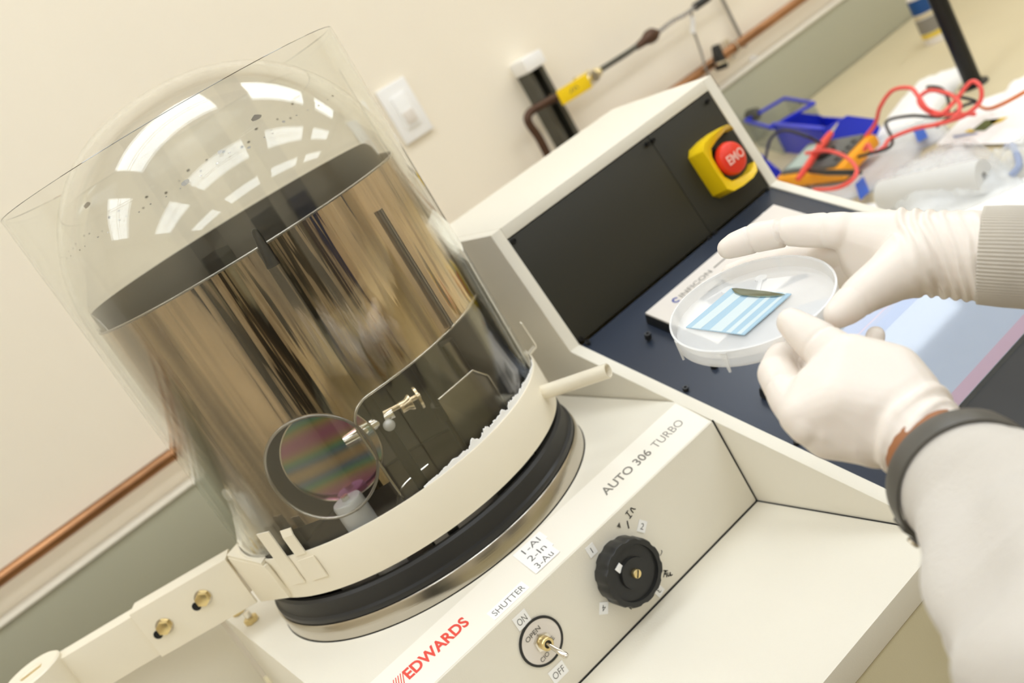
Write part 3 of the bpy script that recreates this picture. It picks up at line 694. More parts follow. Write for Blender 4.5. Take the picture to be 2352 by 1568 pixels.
# bent catches of the collar
def strap(name, pts, w, side, m, par, th=.0016):
    bm = bmesh.new(); side = Vector(side).normalized(); P = [Vector(p) for p in pts]; prev = None
    for i, p in enumerate(P):
        dd = (P[min(i+1, len(P)-1)]-P[max(i-1, 0)]).normalized(); n = side.cross(dd).normalized()
        vs = [bm.verts.new(p+side*sx*w/2+n*sn*th/2) for sx, sn in ((-1, -1), (1, -1), (1, 1), (-1, 1))]
        if prev:
            for k in range(4): bm.faces.new((prev[k], prev[(k+1) % 4], vs[(k+1) % 4], vs[k]))
        else: bm.faces.new(vs)
        prev = vs
    bm.faces.new(prev[::-1]); return bm_link(name, bm, m, par)
pa = az(-22, .1668, .093); rad = az(-22, 1, 0); up = Vector((0, 0, 1))
strap('catch', [pa-up*.012, pa-up*.001, pa+rad*.0085+up*.002, pa+rad*.0095+up*.0045, pa+rad*.0085+up*.030], .010, rad.cross(up), M['collar'], t)
pl = az(-155, .1690, .085); rl = az(-155, 1, 0)
strap('catch', [pl-up*.020, pl+up*.036], .0165, rl.cross(up), M['collar'], t, .0014)
pl = az(-147, .1640, .095); strap('catch', [pl-up*.004+az(-147, .004, 0), pl+az(-147, .004, 0)+up*.016, pl+az(-147, .002, 0)+up*.022], .012, az(-147, 1, 0).cross(up), M['collar'], t, .0014)
pl = az(-146, .1690, .075); strap('patch_plate', [pl-up*.010, pl+up*.012], .018, az(-146, 1, 0).cross(up), M['collar'], t, .0012)

# shield: rolled mirror-bright sheet with a raised opening at the lower right front and a round port
t = root('coating_shield', (0, 0, .0245), 'brown mirror-bright rolled metal shield standing inside the bell jar', 'shield')
RS = .1535; NA, NZ = 640, 200; za, zb_ = .0250, .3285
pc, pz_, pr = math.radians(-127), .150, .0465
def hole(a, z):
    d = (a-pc+PI) % (2*PI)-PI; u = d*RS
    if (u*u+(z-pz_)**2) < pr*pr: return True
    dg = math.degrees((a+PI) % (2*PI)-PI)
    if -152. < dg < -34. and z < .110: return True
    x0, x1, y1, rc = -111., -34., .182, 14.
    if x0 < dg < x1 and z < y1:
        ex = min(dg-x0, x1-dg)*RS*PI/180; ey = y1-z; r = .022
        if ex < r and ey < r and (r-ex)**2+(r-ey)**2 > r*r: return False
        return True
    return False
bm = bmesh.new(); grid = {}
def gv(i, j):
    k = (i % NA, j)
    if k not in grid:
        a = 2*PI*k[0]/NA; z = za+(zb_-za)*j/NZ; r = RS+.0006*math.sin(a*5)*math.sin(z*20)
        grid[k] = bm.verts.new((r*math.cos(a), r*math.sin(a), z))
    return grid[k]
for i in range(NA):
    a = 2*PI*(i+.5)/NA
    for j in range(NZ):
        z = za+(zb_-za)*(j+.5)/NZ
        if not hole(a, z): bm.faces.new((gv(i, j), gv(i+1, j), gv(i+1, j+1), gv(i, j+1)))
for e in [e for e in bm.edges if e.is_boundary]:
    for v in e.verts: v.select = True
me = bpy.data.meshes.new('rolled_sheet'); bmesh.ops.recalc_face_normals(bm, faces=bm.faces); bm.to_mesh(me); bm.free()
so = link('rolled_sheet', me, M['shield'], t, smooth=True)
lathe('lining', [(RS-.0012, za), (RS-.0012, zb_-.001)], M['shield_in'], t, 128, a0=math.radians(-30), a1=math.radians(213), auto=60)
tube('rolled_rim', [az(d, RS-.0002, zb_) for d in range(0, 361, 3)], .0011, M['steel_dark'], t, 8)
pts = [az(math.degrees(pc+math.cos(k*PI/36)*pr/RS), RS+.0004, pz_+pr*math.sin(k*PI/36)) for k in range(0, 73)]
tube('port_bead', pts, .0014, M['steel_dark'], t, 8)
pts = [az(-34, RS+.0003, .03), az(-34, RS+.0003, .160)]+[az(-34-8.2*(1-math.cos(k*PI/16)), RS+.0003, .160+.022*math.sin(k*PI/16)) for k in range(1, 9)]
pts += [az(d, RS+.0003, .182) for d in range(-45, -101, -4)]+[az(-102.8-8.2*math.sin(k*PI/16), RS+.0003, .160+.022*math.cos(k*PI/16)) for k in range(0, 9)]+[az(-111, RS+.0003, .03)]
tube('opening_bead', pts, .0013, M['steel'], t, 8)
tube('seam_rod', [az(-66, RS+.0018, .184), az(-66, RS+.0018, .30)], .0024, M['steel_dark'], t, 10)
# raised back lip with rounded ends
bm = bmesh.new(); prev = None
for i in range(121):
    d = -8+i*196/120; e = min(i, 120-i)/120
    h = .0165*min(1, math.sqrt(max(0, 1-(1-min(1, e/.05))**2)))+.0003
    vs = [bm.verts.new(az(d, r, z)) for r, z in ((RS-.0040, zb_-.012), (RS-.0028, zb_-.012), (RS-.0028, zb_+h), (RS-.0040, zb_+h))]
    if prev:
        for k in range(4): bm.faces.new((prev[k], prev[(k+1) % 4], vs[(k+1) % 4], vs[k]))
    else: bm.faces.new(vs)
    prev = vs
bm.faces.new(prev); bm_link('back_lip', bm, M['shield_in'], t)
# clip hanging over the front rim
pq = az(-106, RS+.0028, zb_+.010)
bm = bmesh.new(); tube_bm(bm, smooth_path([az(-104, RS-.002, zb_+.012), az(-104, RS+.0025, zb_+.010), az(-104.5, RS+.0032, zb_-.004), az(-105, RS+.0032, zb_-.018)], 5), [.0022+.0030*i/15 for i in range(16)], 12)
bm_link('rim_clip', bm, M['rubber'], t, smooth=True)

# things inside the jar, standing on the baseplate
t = root('viewing_disc', az(-127, .1480, .110), 'thin clear glass disc with rainbow sheen leaning in front of the shield port', 'glass disc')
fd = frame(az(-125.0, .1300, .149), az(-35, 1, 0), (0, 0, 1))
lathe('disc', [(0, -.0006), (.0425, -.0006), (.0425, .0006), (0, .0006)], M['film'], t, 96, fd)
lathe('edge', [(.0420, -.0009), (.0432, -.0009), (.0432, .0009), (.0420, .0009)], M['chrome'], t, 96, fd, closed=True)
t = root('clamp_stand', (.0, -.1, .0245), 'small brass screw clamp on an upright dark rod inside the jar', 'clamp')
pA = az(-112, .128, .158); pB = az(-88, .136, .140)
px_ = az(-103, .130, 0)
tube('rod', [(px_.x, px_.y, .0245), (px_.x, px_.y, .205)], .0055, M['rubber'], t, 16)
cdir = (az(-86, .138, .146)-az(-118, .134, .150)); p0 = az(-118, .134, .154)
tube('jaw', [p0, p0+cdir*.18, p0+cdir*.5, p0+cdir*.62], [.0045, .0062, .0040, .0045], M['chrome'], t, 14)
tube('arm_bar', [p0+cdir*.40+up*.004, p0+cdir*.98+up*.001], .0024, M['gold'], t, 12)
tube('thumb_screw', [p0+cdir*.72, p0+cdir*.80, p0+cdir*.84, p0+cdir*.86], [.0052, .0052, .0075, .0075], M['gold'], t, 20)
tube('thumb_wheel', [p0+cdir*.93, p0+cdir*.96], .0105, M['gold'], t, 24)
bq = p0+cdir*.50+Vector((-.001, -.006, -.006)); bm = bmesh.new(); bmesh.ops.create_uvsphere(bm, u_segments=24, v_segments=16, radius=.0052, matrix=Matrix.Translation(bq)); bm_link('ball_end', bm, M['white'], t, smooth=True)
t = root('ptfe_block', az(-129, .1400, .0245), 'white round plastic spacer standing at the front inside the jar', 'spacer')
q = az(-128, .1410, 0); fm = Matrix.Translation((q.x, q.y, 0))
lathe('spacer', [(0, .0245), (.0130, .0245), (.0135, .0260), (.0135, .1090), (.0125, .1110), (0, .1110)], M['ptfe'], t, 40, fm)
tube('steel_pin', [(q.x, q.y, .1112), (q.x, q.y, .1150)], .0035, M['chrome'], t, 12)
t = root('electrode_post', (0.03, -.03, .0245), 'thick dark upright electrode post with a grey collar near the jar centre', 'post')
lathe('post', [(0, .0245), (.017, .0245), (.017, .17), (.012, .175), (0, .175)], M['shield_in'], t, 32, Matrix.Translation((.055, -.075, 0)))
lathe('post_collar', [(.017, .10), (.021, .10), (.021, .115), (.017, .115)], M['steel'], t, 32, Matrix.Translation((.055, -.075, 0)), closed=True)
lathe('post', [(0, .0245), (.010, .0245), (.010, .15), (0, .15)], M['steel_dark'], t, 24, Matrix.Translation((.09, -.045, 0)))
t = root('boat_holder', (-.07, -.09, .0245), 'copper and steel evaporation boat holder low down at the jar front', 'holder')
box('base_block', (-.095, -.110, .0245), (-.045, -.070, .060), M['steel_dark'], t, bev=.002)
box('copper_bar', (-.100, -.112, .0605), (-.060, -.104, .0655), M['copper'], t, bev=.001)
box('bracket', (-.112, -.110, .0605), (-.101, -.100, .084), M['faceplate'], t, bev=.001)
tube('wire', [(-.06, -.10, .066), (-.04, -.105, .085), (-.01, -.11, .088)], .0008, M['chrome'], t, 6, 6)
t = root('shutter_plate', (.06, -.09, .0245), 'wide dull steel shutter plate standing at the right inside the jar', 'plate')
bm = bmesh.new(); poly_prism(bm, [az(-80, .130, .0245), az(-56, .140, .0245), az(-56, .140, .120), az(-62, .139, .135), az(-80, .130, .135)], (.0, .002, 0)); bm_link('plate', bm, M['steel_dark'], t)
tube('bead', [az(-80, .131, .135), az(-62, .140, .135), az(-56, .141, .120), az(-56, .141, .03)], .0012, M['chrome'], t, 8)

# ------------------------------------------------------------------ hoist arm at the left
t = root('hoist_arm', (-.27, .12, .03), 'cream bent-steel lifting arm bolted to the collar from the left', 'arm')
A0 = Vector((-.1690, .0560, 0)); A1 = Vector((-.2705, .1120, 0)); A2 = Vector((-.3900, .1720, 0))
dA = (A2-A1).normalized(); nA = Vector((dA.y, -dA.x, 0)); nA = nA if nA.y < 0 else -nA
def channel(name, a, b, z0_, z1_, fl_, th, m, par, off=0.):
    o_ = nA*off; bm = bmesh.new(); u = (b-a)
    poly_prism(bm, [a+o_+up*z0_, a+o_-nA*th+up*z0_, a+o_-nA*th+up*(z1_-th), a+o_-nA*fl_+up*(z1_-th), a+o_-nA*fl_+up*z1_, a+o_+up*z1_], u); bevel(bm, .0008)
    return bm_link(name, bm, m, par, auto=40)
channel('inner_channel', A1-dA*.10*0+Vector((0, 0, 0)), A2, .031, .0800, .022, .003, M['collar'], t, .000)
fp = channel('slotted_plate', A0+(A1-A0)*.06, A1-dA*.0+Vector((0, 0, 0)), .0295, .0840, .024, .0032, M['collar'], t, .0034)
fa = frame(Vector((-.2215, .0850, .055)), -(A1-A0), up); fa = axis_frame(Vector((-.2215, .0850, .055)), nA)
uu = (A1-A0).normalized(); nn = Vector((uu.y, -uu.x, 0)); nn = nn if nn.y < 0 else -nn
for q in ((-0.2100, 0.0780, 0.0618), (-0.2505, 0.1030, 0.0564)):
    # bring the point onto the plate's outer face
    v = Vector(q); s_ = (A0-v).dot(nn); base = v+nn*(s_+.0036)
    fm = axis_frame(base, nn)
    b_ = lathe('washer', [(.0045, -.001), (.0088, -.001), (.0088, .0012), (.0045, .0012)], M['chrome'], t, 28, fm, closed=True)
    prism('bolt_head', [fm @ Vector((x, y, .0012)) for x, y in hexagon(.0074)], nn*.0055, M['brass'], b_, .0010)
    sl = base+uu*.0105-up*.0045; fm2 = axis_frame(sl, nn)
    lathe('slot', [(0, .0002), (.0045, .0002), (.0045, .0006), (0, .0006)], M['black_gap'], b_, 20, fm2)
lg = bmesh.new(); poly_prism(lg, [Vector((-.1695, .056, .028)), Vector((-.1600, -.048, .052)), Vector((-.1620, -.052, .0905)), Vector((-.1705, .056, .0840))], (-.004, -.002, 0)); bevel(lg, .0008)
bm_link('lug_plate', lg, M['collar'], t, auto=40)
lg = bmesh.new(); poly_prism(lg, [Vector((-.1735, .054, .0840)), Vector((-.1660, -.050, .0905)), Vector((-.1560, -.040, .0905)), Vector((-.1480, .070, .0840))], (0, 0, .003)); bm_link('top_flange', lg, M['collar'], t)
hb = Vector((-.3700, .160, 0))
lathe('hinge_boss', [(0, .030), (.030, .030), (.030, .0835), (.028, .0850), (.012, .0850), (.011, .0835), (0, .0835)], M['collar'], t, 48, Matrix.Translation(hb))
box('key_slot', (-.011, -.0022, .0836), (.011, .0022, .0842), M['brass'], t, mx=Matrix.Translation(hb))
lathe('pivot_post', [(0, .0185), (.020, .0185), (.020, .0298), (0, .0298)], M['steel'], t, 32, Matrix.Translation(hb))

# ------------------------------------------------------------------ things on the bench
def BZ(p, h=0.): return Vector((p[0], p[1], ZB+h))
# blue open-front bins
def parts_bin(origin, xdir, w, d, h, label, name='parts_bin'):
    t = root(name, origin, label, 'bin'); fm = frame(origin, xdir, Vector((-xdir[1], xdir[0], 0)))
    th = .003
    box('bottom', (0, 0, .0003), (w, d, .003), M['blue'], t, mx=fm)
    for s in (0, w-th):
        prism('side', [fm @ Vector((s, y, z)) for y, z in ((0, .0031), (d, .0031), (d, h), (d*.45, h), (0, h*.45))], fm.to_3x3() @ Vector((th, 0, 0)), M['blue'], t)
    box('back', (th, d-th, .0031), (w-th, d, h), M['blue'], t, mx=fm)
    box('front_lip', (th, 0, .0031), (w-th, th, h*.42), M['blue'], t, mx=fm)
    box('rim', (-.003, d-.008, h), (w+.003, d+.003, h+.005), M['blue'], t, bev=.001, mx=fm)
    return t
parts_bin((1.075, .50, ZB), (.60, .80, 0), .17, .10, .080, 'blue plastic parts bin nearest the console, beside the multimeter')
parts_bin((1.245, .40, ZB), (.43, .90, 0), .24, .10, .062, 'long blue plastic bin lying behind the multimeter')
t = root('clear_box', (1.33, .66, ZB), 'clear plastic box with a blue edge standing behind the blue bins', 'box')
fm = frame((1.33, .60, ZB), (.5, .86, 0), (-.86, .5, 0))
for lo, hi in (((0, 0, .0003), (.19, .10, .003)), ((0, 0, .0031), (.003, .10, .06)), ((.187, 0, .0031), (.19, .10, .06)), ((.003, .097, .0031), (.187, .10, .06)), ((.003, 0, .0031), (.187, .003, .06))):
    box('wall_panel', lo, hi, M['clearsheet'], t, mx=fm)
bm = bmesh.new()
for lo, hi in (((-.002, -.002, .0601), (.192, .004, .066)), ((-.002, .096, .0601), (.192, .102, .066)), ((-.002, .004, .0601), (.004, .096, .066)), ((.186, .004, .0601), (.192, .096, .066))): box_bm(bm, lo, hi, fm)
bm_link('rim', bm, M['blue'], t)

# multimeter lying on a folded bag, probes and leads
mm = [Vector((1.0145, 0.4256, -0.1280)), Vector((0.9968, 0.2651, -0.1280)), Vector((1.1350, 0.3456, -0.1280)), Vector((1.1257, 0.4752, -0.1280))]
ux = (mm[1]-mm[0]); uy = (mm[3]-mm[0]); mc = (mm[0]+mm[2])/2
LX = .172; LY = .104
fm = frame((mc.x, mc.y, ZB+.020), ux, Vector((uy.x, uy.y, .12*uy.length)))
t = root('multimeter', (mc.x, mc.y, ZB+.012), 'grey multimeter in an amber rubber holster lying among its leads', 'multimeter')
box('holster', (-LX/2, -LY/2, 0), (LX/2, LY/2, .024), M['meter_yellow'], t, bev=.008, mx=fm)
box('case', (-LX/2+.012, -LY/2+.010, .0205), (LX/2-.018, LY/2-.006, .030), M['meter_grey'], t, bev=.004, mx=fm)
box('display', (-LX/2+.020, -LY/2+.018, .0300), (-LX/2+.068, LY/2-.018, .0310), M['lcd'], t, bev=.001, mx=fm)
lathe('range_dial', [(0, .030), (.019, .030), (.018, .037), (0, .038)], M['black_plastic'], t, 32, fm @ Matrix.Translation((.012, 0, 0)))
for y in (-.024, -.008, .008, .024): lathe('input_jack', [(0, .030), (.005, .030), (.005, .032), (0, .032)], M['black_plastic'], t, 14, fm @ Matrix.Translation((.060, y, 0)))
t = root('red_probe', (0.9935, 0.3177, -0.0900), 'red test probe with a clear tip laid across the multimeter', 'probe')
tube('handle', [(0.9819, 0.3721, -0.1180), (1.0071, 0.3707, -0.1120), (1.0550, 0.3810, -0.1060), (1.0742, 0.3838, -0.1040), (1.1219, 0.3951, -0.1000)], [.0045, .006, .0065, .0085, .0055], M['redprint'], t, 14)
tube('tip', [(1.1219, 0.3951, -0.1000), (1.1573, 0.4040, -0.0970)], [.0035, .0016], M['chrome'], t, 10)
t = root('black_probe', (0.9316, 0.2288, -0.1000), 'black test probe pointing right across the lower edge of the multimeter', 'probe')
tube('handle', [(1.0077, 0.3639, -0.1170), (0.9843, 0.3061, -0.1170), (0.9651, 0.2365, -0.1180), (0.9572, 0.2147, -0.1180)], [.0045, .005, .005, .0025], M['black_plastic'], t, 12)
def lead(label, pts, m, name='test_lead', r=.0034):
    o = tube(name, pts, r, m, None, 8, 8); tag(o, label, 'cable'); return o
lead('red test lead looping from the multimeter up over the white packet in knots', [(1.0515, 0.2770, -0.1180), (1.0524, 0.2652, -0.1100), (1.0178, 0.2306, -0.1120), (1.0257, 0.2142, -0.1100), (1.0574, 0.2223, -0.1100), (1.0635, 0.1778, -0.1050), (1.0477, 0.1245, -0.1000), (1.0435, 0.0885, -0.0950), (1.0692, 0.0886, -0.0850), (1.1142, 0.1338, -0.0800), (1.1401, 0.1848, -0.0750), (1.1259, 0.1990, -0.0800), (1.0974, 0.1723, -0.0900), (1.0614, 0.1208, -0.0900), (1.0932, 0.1111, -0.0850), (1.1156, 0.0913, -0.0700), (1.1102, 0.0757, -0.0800), (1.1005, 0.0799, -0.1000), (1.0831, 0.1042, -0.1100), (1.0980, 0.1650, -0.1180)], M['redwire'])
lead('second red test lead arching from the amber meter over the bags', [(1.1064, 0.3168, -0.1180), (1.1144, 0.2898, -0.1000), (1.1077, 0.2590, -0.0700), (1.1124, 0.2274, -0.0500), (1.1020, 0.1859, -0.0500), (1.0789, 0.1586, -0.0600), (1.0705, 0.1461, -0.0800), (1.0869, 0.1375, -0.1000), (1.1124, 0.1323, -0.1150), (1.1357, 0.1214, -0.1300)], M['redwire'])
lead('red lead curving below the multimeter on the plastic bag', [(1.0493, 0.3958, -0.1000), (1.0341, 0.3342, -0.0980), (0.9885, 0.2580, -0.1000), (0.9413, 0.2051, -0.1050), (0.9191, 0.2037, -0.1120), (0.9150, 0.2349, -0.1180), (0.9333, 0.2977, -0.1220)], M['redwire'])
lead('black test lead running from the meter in crossing loops behind the red ones', [(1.0276, 0.2716, -0.1180), (1.0112, 0.2303, -0.1100), (1.0231, 0.2047, -0.1120), (1.0571, 0.2196, -0.1120), (1.1259, 0.2765, -0.1050), (1.1142, 0.2179, -0.1000), (1.1050, 0.1576, -0.1100), (1.1133, 0.1422, -0.1000), (1.1751, 0.1890, -0.0900), (1.1911, 0.2269, -0.0850), (1.1509, 0.1695, -0.0900), (1.1389, 0.1149, -0.1100), (1.1552, 0.1529, -0.1200), (1.1165, 0.1823, -0.1300)], M['black_plastic'], r=.0028)
lead('black lead arching over the blue bin beside the console', [(1.1222, 0.5730, -0.1200), (1.0815, 0.4938, -0.0700), (1.0517, 0.4236, -0.0500), (1.0256, 0.3561, -0.0600), (1.0579, 0.3643, -0.0900)], M['black_plastic'], r=.0028)
lead('orange cable curving over the white sheet at the far right', [(1.1998, 0.1594, -0.1400), (1.1601, 0.1163, -0.1350), (1.1380, 0.0749, -0.1250), (1.1265, 0.0246, -0.1100), (1.1461, -0.0157, -0.1000)], M['orangewire'], r=.003)

# bags, packets, sheet
def pillow(name, origin, xd, w, d, h, m, parent, seed=0, n=22, wav=.35):
    fm = frame(origin, xd, Vector((-xd[1], xd[0], 0))); bm = bmesh.new(); top = {}; bot = {}
    for i in range(n+1):
        for j in range(n+1):
            u, v = i/n*2-1, j/n*2-1; k = max(0, (1-u**4)*(1-v**4))
            ed = 1+.03*noise.noise(Vector((u*2, v*2, seed)))
            z = h*(k**.6)*(.72+wav*noise.noise(Vector((u*2.2+seed, v*2.6, seed)))+.12*noise.noise(Vector((u*7, v*9, seed))))
            top[i, j] = bm.verts.new(fm @ Vector((u*w/2*ed, v*d/2*ed, max(z, .0006)+.0012)))
            bot[i, j] = bm.verts.new(fm @ Vector((u*w/2*ed, v*d/2*ed, .0006)))
    for i in range(n):
        for j in range(n):
            bm.faces.new((top[i, j], top[i+1, j], top[i+1, j+1], top[i, j+1])); bm.faces.new((bot[i, j], bot[i, j+1], bot[i+1, j+1], bot[i+1, j]))
    for i in range(n):
        for a, b in (((i, 0), (i+1, 0)), ((i+1, n), (i, n)), ((0, i+1), (0, i)), ((n, i), (n, i+1))): bm.faces.new((bot[a], bot[b], top[b], top[a]))
    return bm_link(name, bm, m, parent, smooth=True)
t = root('folded_bag', (0.9973, 0.2848, -0.1650), 'flat clear bag with a blue tape tab lying under the multimeter', 'bag')
c_ = BZ((1.0661, 0.3213, -0.1650)); pillow('bag', (c_.x, c_.y, ZB), (.9, .43, 0), .24, .22, .011, M['bag'], t, 1, 22, .15); pillow('contents', (c_.x, c_.y, ZB+.0004), (.9, .43, 0), .22, .20, .008, M['wipes'], t, 2, 22, .15)
def tape(q, q2, q3, par, h=.0005):
    a, b, c2 = Vector(q), Vector(q2), Vector(q3); bm = bmesh.new(); d4 = a+(c2-b)
    poly_prism(bm, [a, b, c2, d4], (0, 0, .0008)); return bm_link('blue_tape', bm, M['bluetape'], par)
tape((0.9852, 0.2634, -0.1480), (1.0128, 0.2653, -0.1480), (0.9476, 0.2065, -0.1480), t)
t = root('flat_pouch', (1.1542, 0.2666, -0.1650), 'clear pouch with a blue tape tab between the leads and the white sheet', 'bag')
c_ = BZ((1.1811, 0.2983, -0.1650)); pillow('bag', (c_.x, c_.y, ZB), (.75, .66, 0), .19, .13, .012, M['bag'], t, 4, 22, .15); pillow('contents', (c_.x, c_.y, ZB+.0004), (.75, .66, 0), .17, .11, .008, M['wipes'], t, 5, 22, .15)
tape((1.1650, 0.2670, -0.1470), (1.1796, 0.2570, -0.1470), (1.1240, 0.2102, -0.1470), t)
t = root('wipes_bag', (1.0004, 0.1004, -0.1650), 'large clear plastic bag holding a white roll at the front of the bench', 'bag')
c_ = BZ((0.9593, 0.0860, -0.1400)); pillow('bag', (c_.x, c_.y, ZB), (.70, .71, 0), .27, .17, .045, M['bag'], t, 7, 30, .15); pillow('contents', (c_.x+.01, c_.y+.01, ZB+.0004), (.70, .71, 0), .24, .13, .032, M['wipes'], t, 8, 30, .2)
r0, r1 = BZ((0.9014, 0.1419, -0.1400), .026), BZ((0.9148, -0.0220, -0.1400), .026)
fr_ = axis_frame(r0, r1-r0); RL = (r1-r0).length
lathe('paper_roll', [(.006, 0), (.0235, 0), (.0245, .002), (.0245, RL-.002), (.0235, RL), (.006, RL)], M['wipes'], t, 40, fr_, closed=True)
lathe('green_print', [(.0247, RL*.25), (.0249, RL*.25), (.0249, RL*.8), (.0247, RL*.8)], M['green_print'], t, 40, fr_, a0=-2.2, a1=-.7, closed=True)
t = root('tubing_bag', (1.0467, 0.0388, -0.1650), 'crumpled clear bag with pale blue tubing at the right edge of the bench', 'bag')
c_ = BZ((0.9851, -0.0306, -0.1400)); pillow('bag', (c_.x, c_.y, ZB), (.7, .7, 0), .10, .085, .040, M['bag'], t, 12, 24, .5)
tube('blue_tube', [BZ((1.0161, 0.0040, -0.1400), .02), BZ((0.9865, -0.0264, -0.1400), .030), BZ((0.9468, -0.0539, -0.1400), .02), BZ((0.9308, -0.0480, -0.1400), .012)], .005, M['sh_mid'], t, 10, 6)
t = root('bench_liner', (0.8760, 0.0081, -0.1650), 'white absorbent paper liner along the front of the bench under the bag', 'liner')
bm = bmesh.new(); poly_prism(bm, [(0.9385, 0.2191, -0.1648), (0.9335, 0.1039, -0.1648), (0.9475, -0.0959, -0.1648), (0.7814, -0.2265, -0.1648), (0.7486, 0.0697, -0.1648)], (0, 0, .001)); bm_link('sheet', bm, M['paper'], t)
t = root('white_packet', (1.3666, 0.4283, -0.1650), 'white paper packet lying behind the red leads near the black post', 'packet')
c_ = BZ((1.3517, 0.3712, -0.1500)); pillow('packet', (c_.x, c_.y, ZB), (.97, .24, 0), .26, .11, .030, M['paper'], t, 15, 22, .12)
t = root('white_tissue', (1.3378, 0.2146, -0.1650), 'white folded tissue behind the orange cable at the far right', 'tissue')
c_ = BZ((1.2649, 0.1223, -0.1400)); pillow('tissue', (c_.x, c_.y, ZB), (.97, .25, 0), .16, .08, .020, M['paper'], t, 18, 22, .15)
t = root('printed_leaflet', (1.1623, 0.1286, -0.1650), 'white leaflet with a small green and yellow picture on the bench', 'leaflet')
q0, q1, q2, q3 = [Vector(q) for q in ((1.1137, 0.1942, -0.1600), (1.2745, 0.2092, -0.1600), (1.3085, 0.1076, -0.1600), (1.0460, -0.0125, -0.1600))]
bm = bmesh.new(); poly_prism(bm, [q0, q1, q2, q3], (0, 0, .0015)); bm_link('sheet', bm, M['paper'], t)
M['gr'] = mat('green_photo_print', srgb(92, 104, 50), .5, var=.5, vscale=60); M['ye'] = mat('yellow_photo_print', srgb(226, 196, 70), .5, var=.2, vscale=60)
for nm, m_, qs in (('picture', 'gr', ((1.1406, 0.1427, -0.1580), (1.1740, 0.1388, -0.1580), (1.1667, 0.1065, -0.1580), (1.1289, 0.1122, -0.1580))), ('picture', 'ye', ((1.1417, 0.1571, -0.1580), (1.1497, 0.1515, -0.1580), (1.1374, 0.1345, -0.1580), (1.1305, 0.1350, -0.1580))), ('picture', 'ye', ((1.1698, 0.1285, -0.1580), (1.1673, 0.0938, -0.1580), (1.1539, 0.0960, -0.1580), (1.1478, 0.1093, -0.1580))), ('print_line', 'sh_mid', ((1.1354, 0.1753, -0.1580), (1.1300, 0.1300, -0.1580), (1.1222, 0.1206, -0.1580), (1.1244, 0.1651, -0.1580)))):
    bm = bmesh.new(); poly_prism(bm, qs, (0, 0, .0004)); bm_link(nm, bm, M[m_], t)
# black post with clamp collar
pb = Vector((1.3769, 0.2831, -0.1650)); 
t = root('black_post', (pb.x, pb.y, ZB), 'black upright post with a clamp collar standing on the bench by the wall', 'post')
pr_ = .021
lathe('pole', [(0, .006), (pr_*.75, .006), (pr_*.75, .60), (0, .60)], M['rod'], t, 28, Matrix.Translation((pb.x, pb.y, ZB)))
lathe('foot', [(0, .0003), (.026, .0003), (.026, .004), (.022, .006), (0, .006)], M['rod'], t, 36, Matrix.Translation((pb.x, pb.y, ZB)))
lathe('collar', [(pr_*.75, .205), (pr_*1.35, .205), (pr_*1.35, .27), (pr_*.75, .27)], M['rod'], t, 28, Matrix.Translation((pb.x, pb.y, ZB)), closed=True)
tube('clamp_knob', [(pb.x+.02, pb.y-.01, ZB+.235), (pb.x+.055, pb.y-.02, ZB+.235)], .009, M['rod'], t, 10)
# can with a blue, grey and yellow label behind the post
ca = Vector((1.9537, 0.7800, -0.1797))
t = root('spray_can', ((1.7421, 0.5974, -0.1650)[0], (1.7421, 0.5974, -0.1650)[1], ZB), 'slim can with a blue, grey and yellow label beside the black post', 'can')
za_ = Vector((1.9711, 0.7800, -0.2299)).z
hb_ = za_-ZB
cb_ = (1.7421, 0.5974, -0.1650); fm = Matrix.Translation((cb_[0], min(cb_[1], .81), ZB))
lathe('can_body', [(0, .0003), (.026, .0003), (.026, .11), (0, .11)], M['faceplate'], t, 36, fm)
M['cb'] = mat('blue_label_print', srgb(22, 72, 130), .4)
for a_, b_, m_ in ((.0155, .026, 'ye'), (.027, .060, 'greyprint'), (.062, .070, 'bench'), (.072, .105, 'cb')):
    lathe('label_band', [(.0262, a_), (.0264, a_), (.0264, b_), (.0262, b_)], M[m_], t, 36, fm, closed=True)
lathe('cap', [(0, .1101), (.015, .1101), (.014, .132), (0, .134)], M['cb'], t, 24, fm)

# ------------------------------------------------------------------ dish and coated samples
DC = Vector((0.10562, -0.46543, 0.16372)); DNv = Vector((-0.00393, -0.18666, 0.98242)); DR = .0524
FD = frame(DC, (1, 0, 0), (0, 1, .19)); FD = frame(DC, Vector((1, 0, 0))-DNv*DNv.x, DNv.cross(Vector((1, 0, 0))))
M['dish'] = mat('frosted_plastic_dish', (.93, .93, .92, 1), .25, alpha=.44, sss=0, spec=.5)
t = root('sample_dish', DC, 'shallow frosted plastic dish held between both gloved hands', 'dish')
lathe('tray', [(0, -.0062), (DR*.955, -.0062), (DR*.975, -.0040), (DR*.985, 0), (DR, 0), (DR*.990, -.0110), (DR*.972, -.0118), (DR*.966, -.0104), (0, -.0076)], M['dish'], t, 128, FD)
lathe('rolled_rim', [(DR*.980, -.0004), (DR*1.004, -.0004), (DR*1.006, .0008), (DR*.982, .0010)], M['dish'], t, 128, FD, closed=True)
for k in range(8):
    a = k*PI/4+.35; f2 = FD @ Matrix.Rotation(a, 4, 'Z')
    bm = bmesh.new(); poly_prism(bm, [f2 @ Vector(p) for p in ((DR*.99, -.0006, -.0142), (DR*.99, .0006, -.0142), (DR*.99, .0022, -.0002), (DR*.99, -.0022, -.0002))], (f2.to_3x3() @ Vector((.0012, 0, 0))))
    bm_link('spring_tab', bm, M['dish'], t)
bm = bmesh.new()
for a in (1.15, .55): 
    f2 = FD @ Matrix.Rotation(a, 4, 'Z'); box_bm(bm, (.010, -.0014, -.0061), (.036, .0014, -.0052), f2); lathe_bm(bm, [(0, -.0050), (.004, -.0052), (.0042, -.0061)], 20, f2 @ Matrix.Translation((.038, 0, 0)))
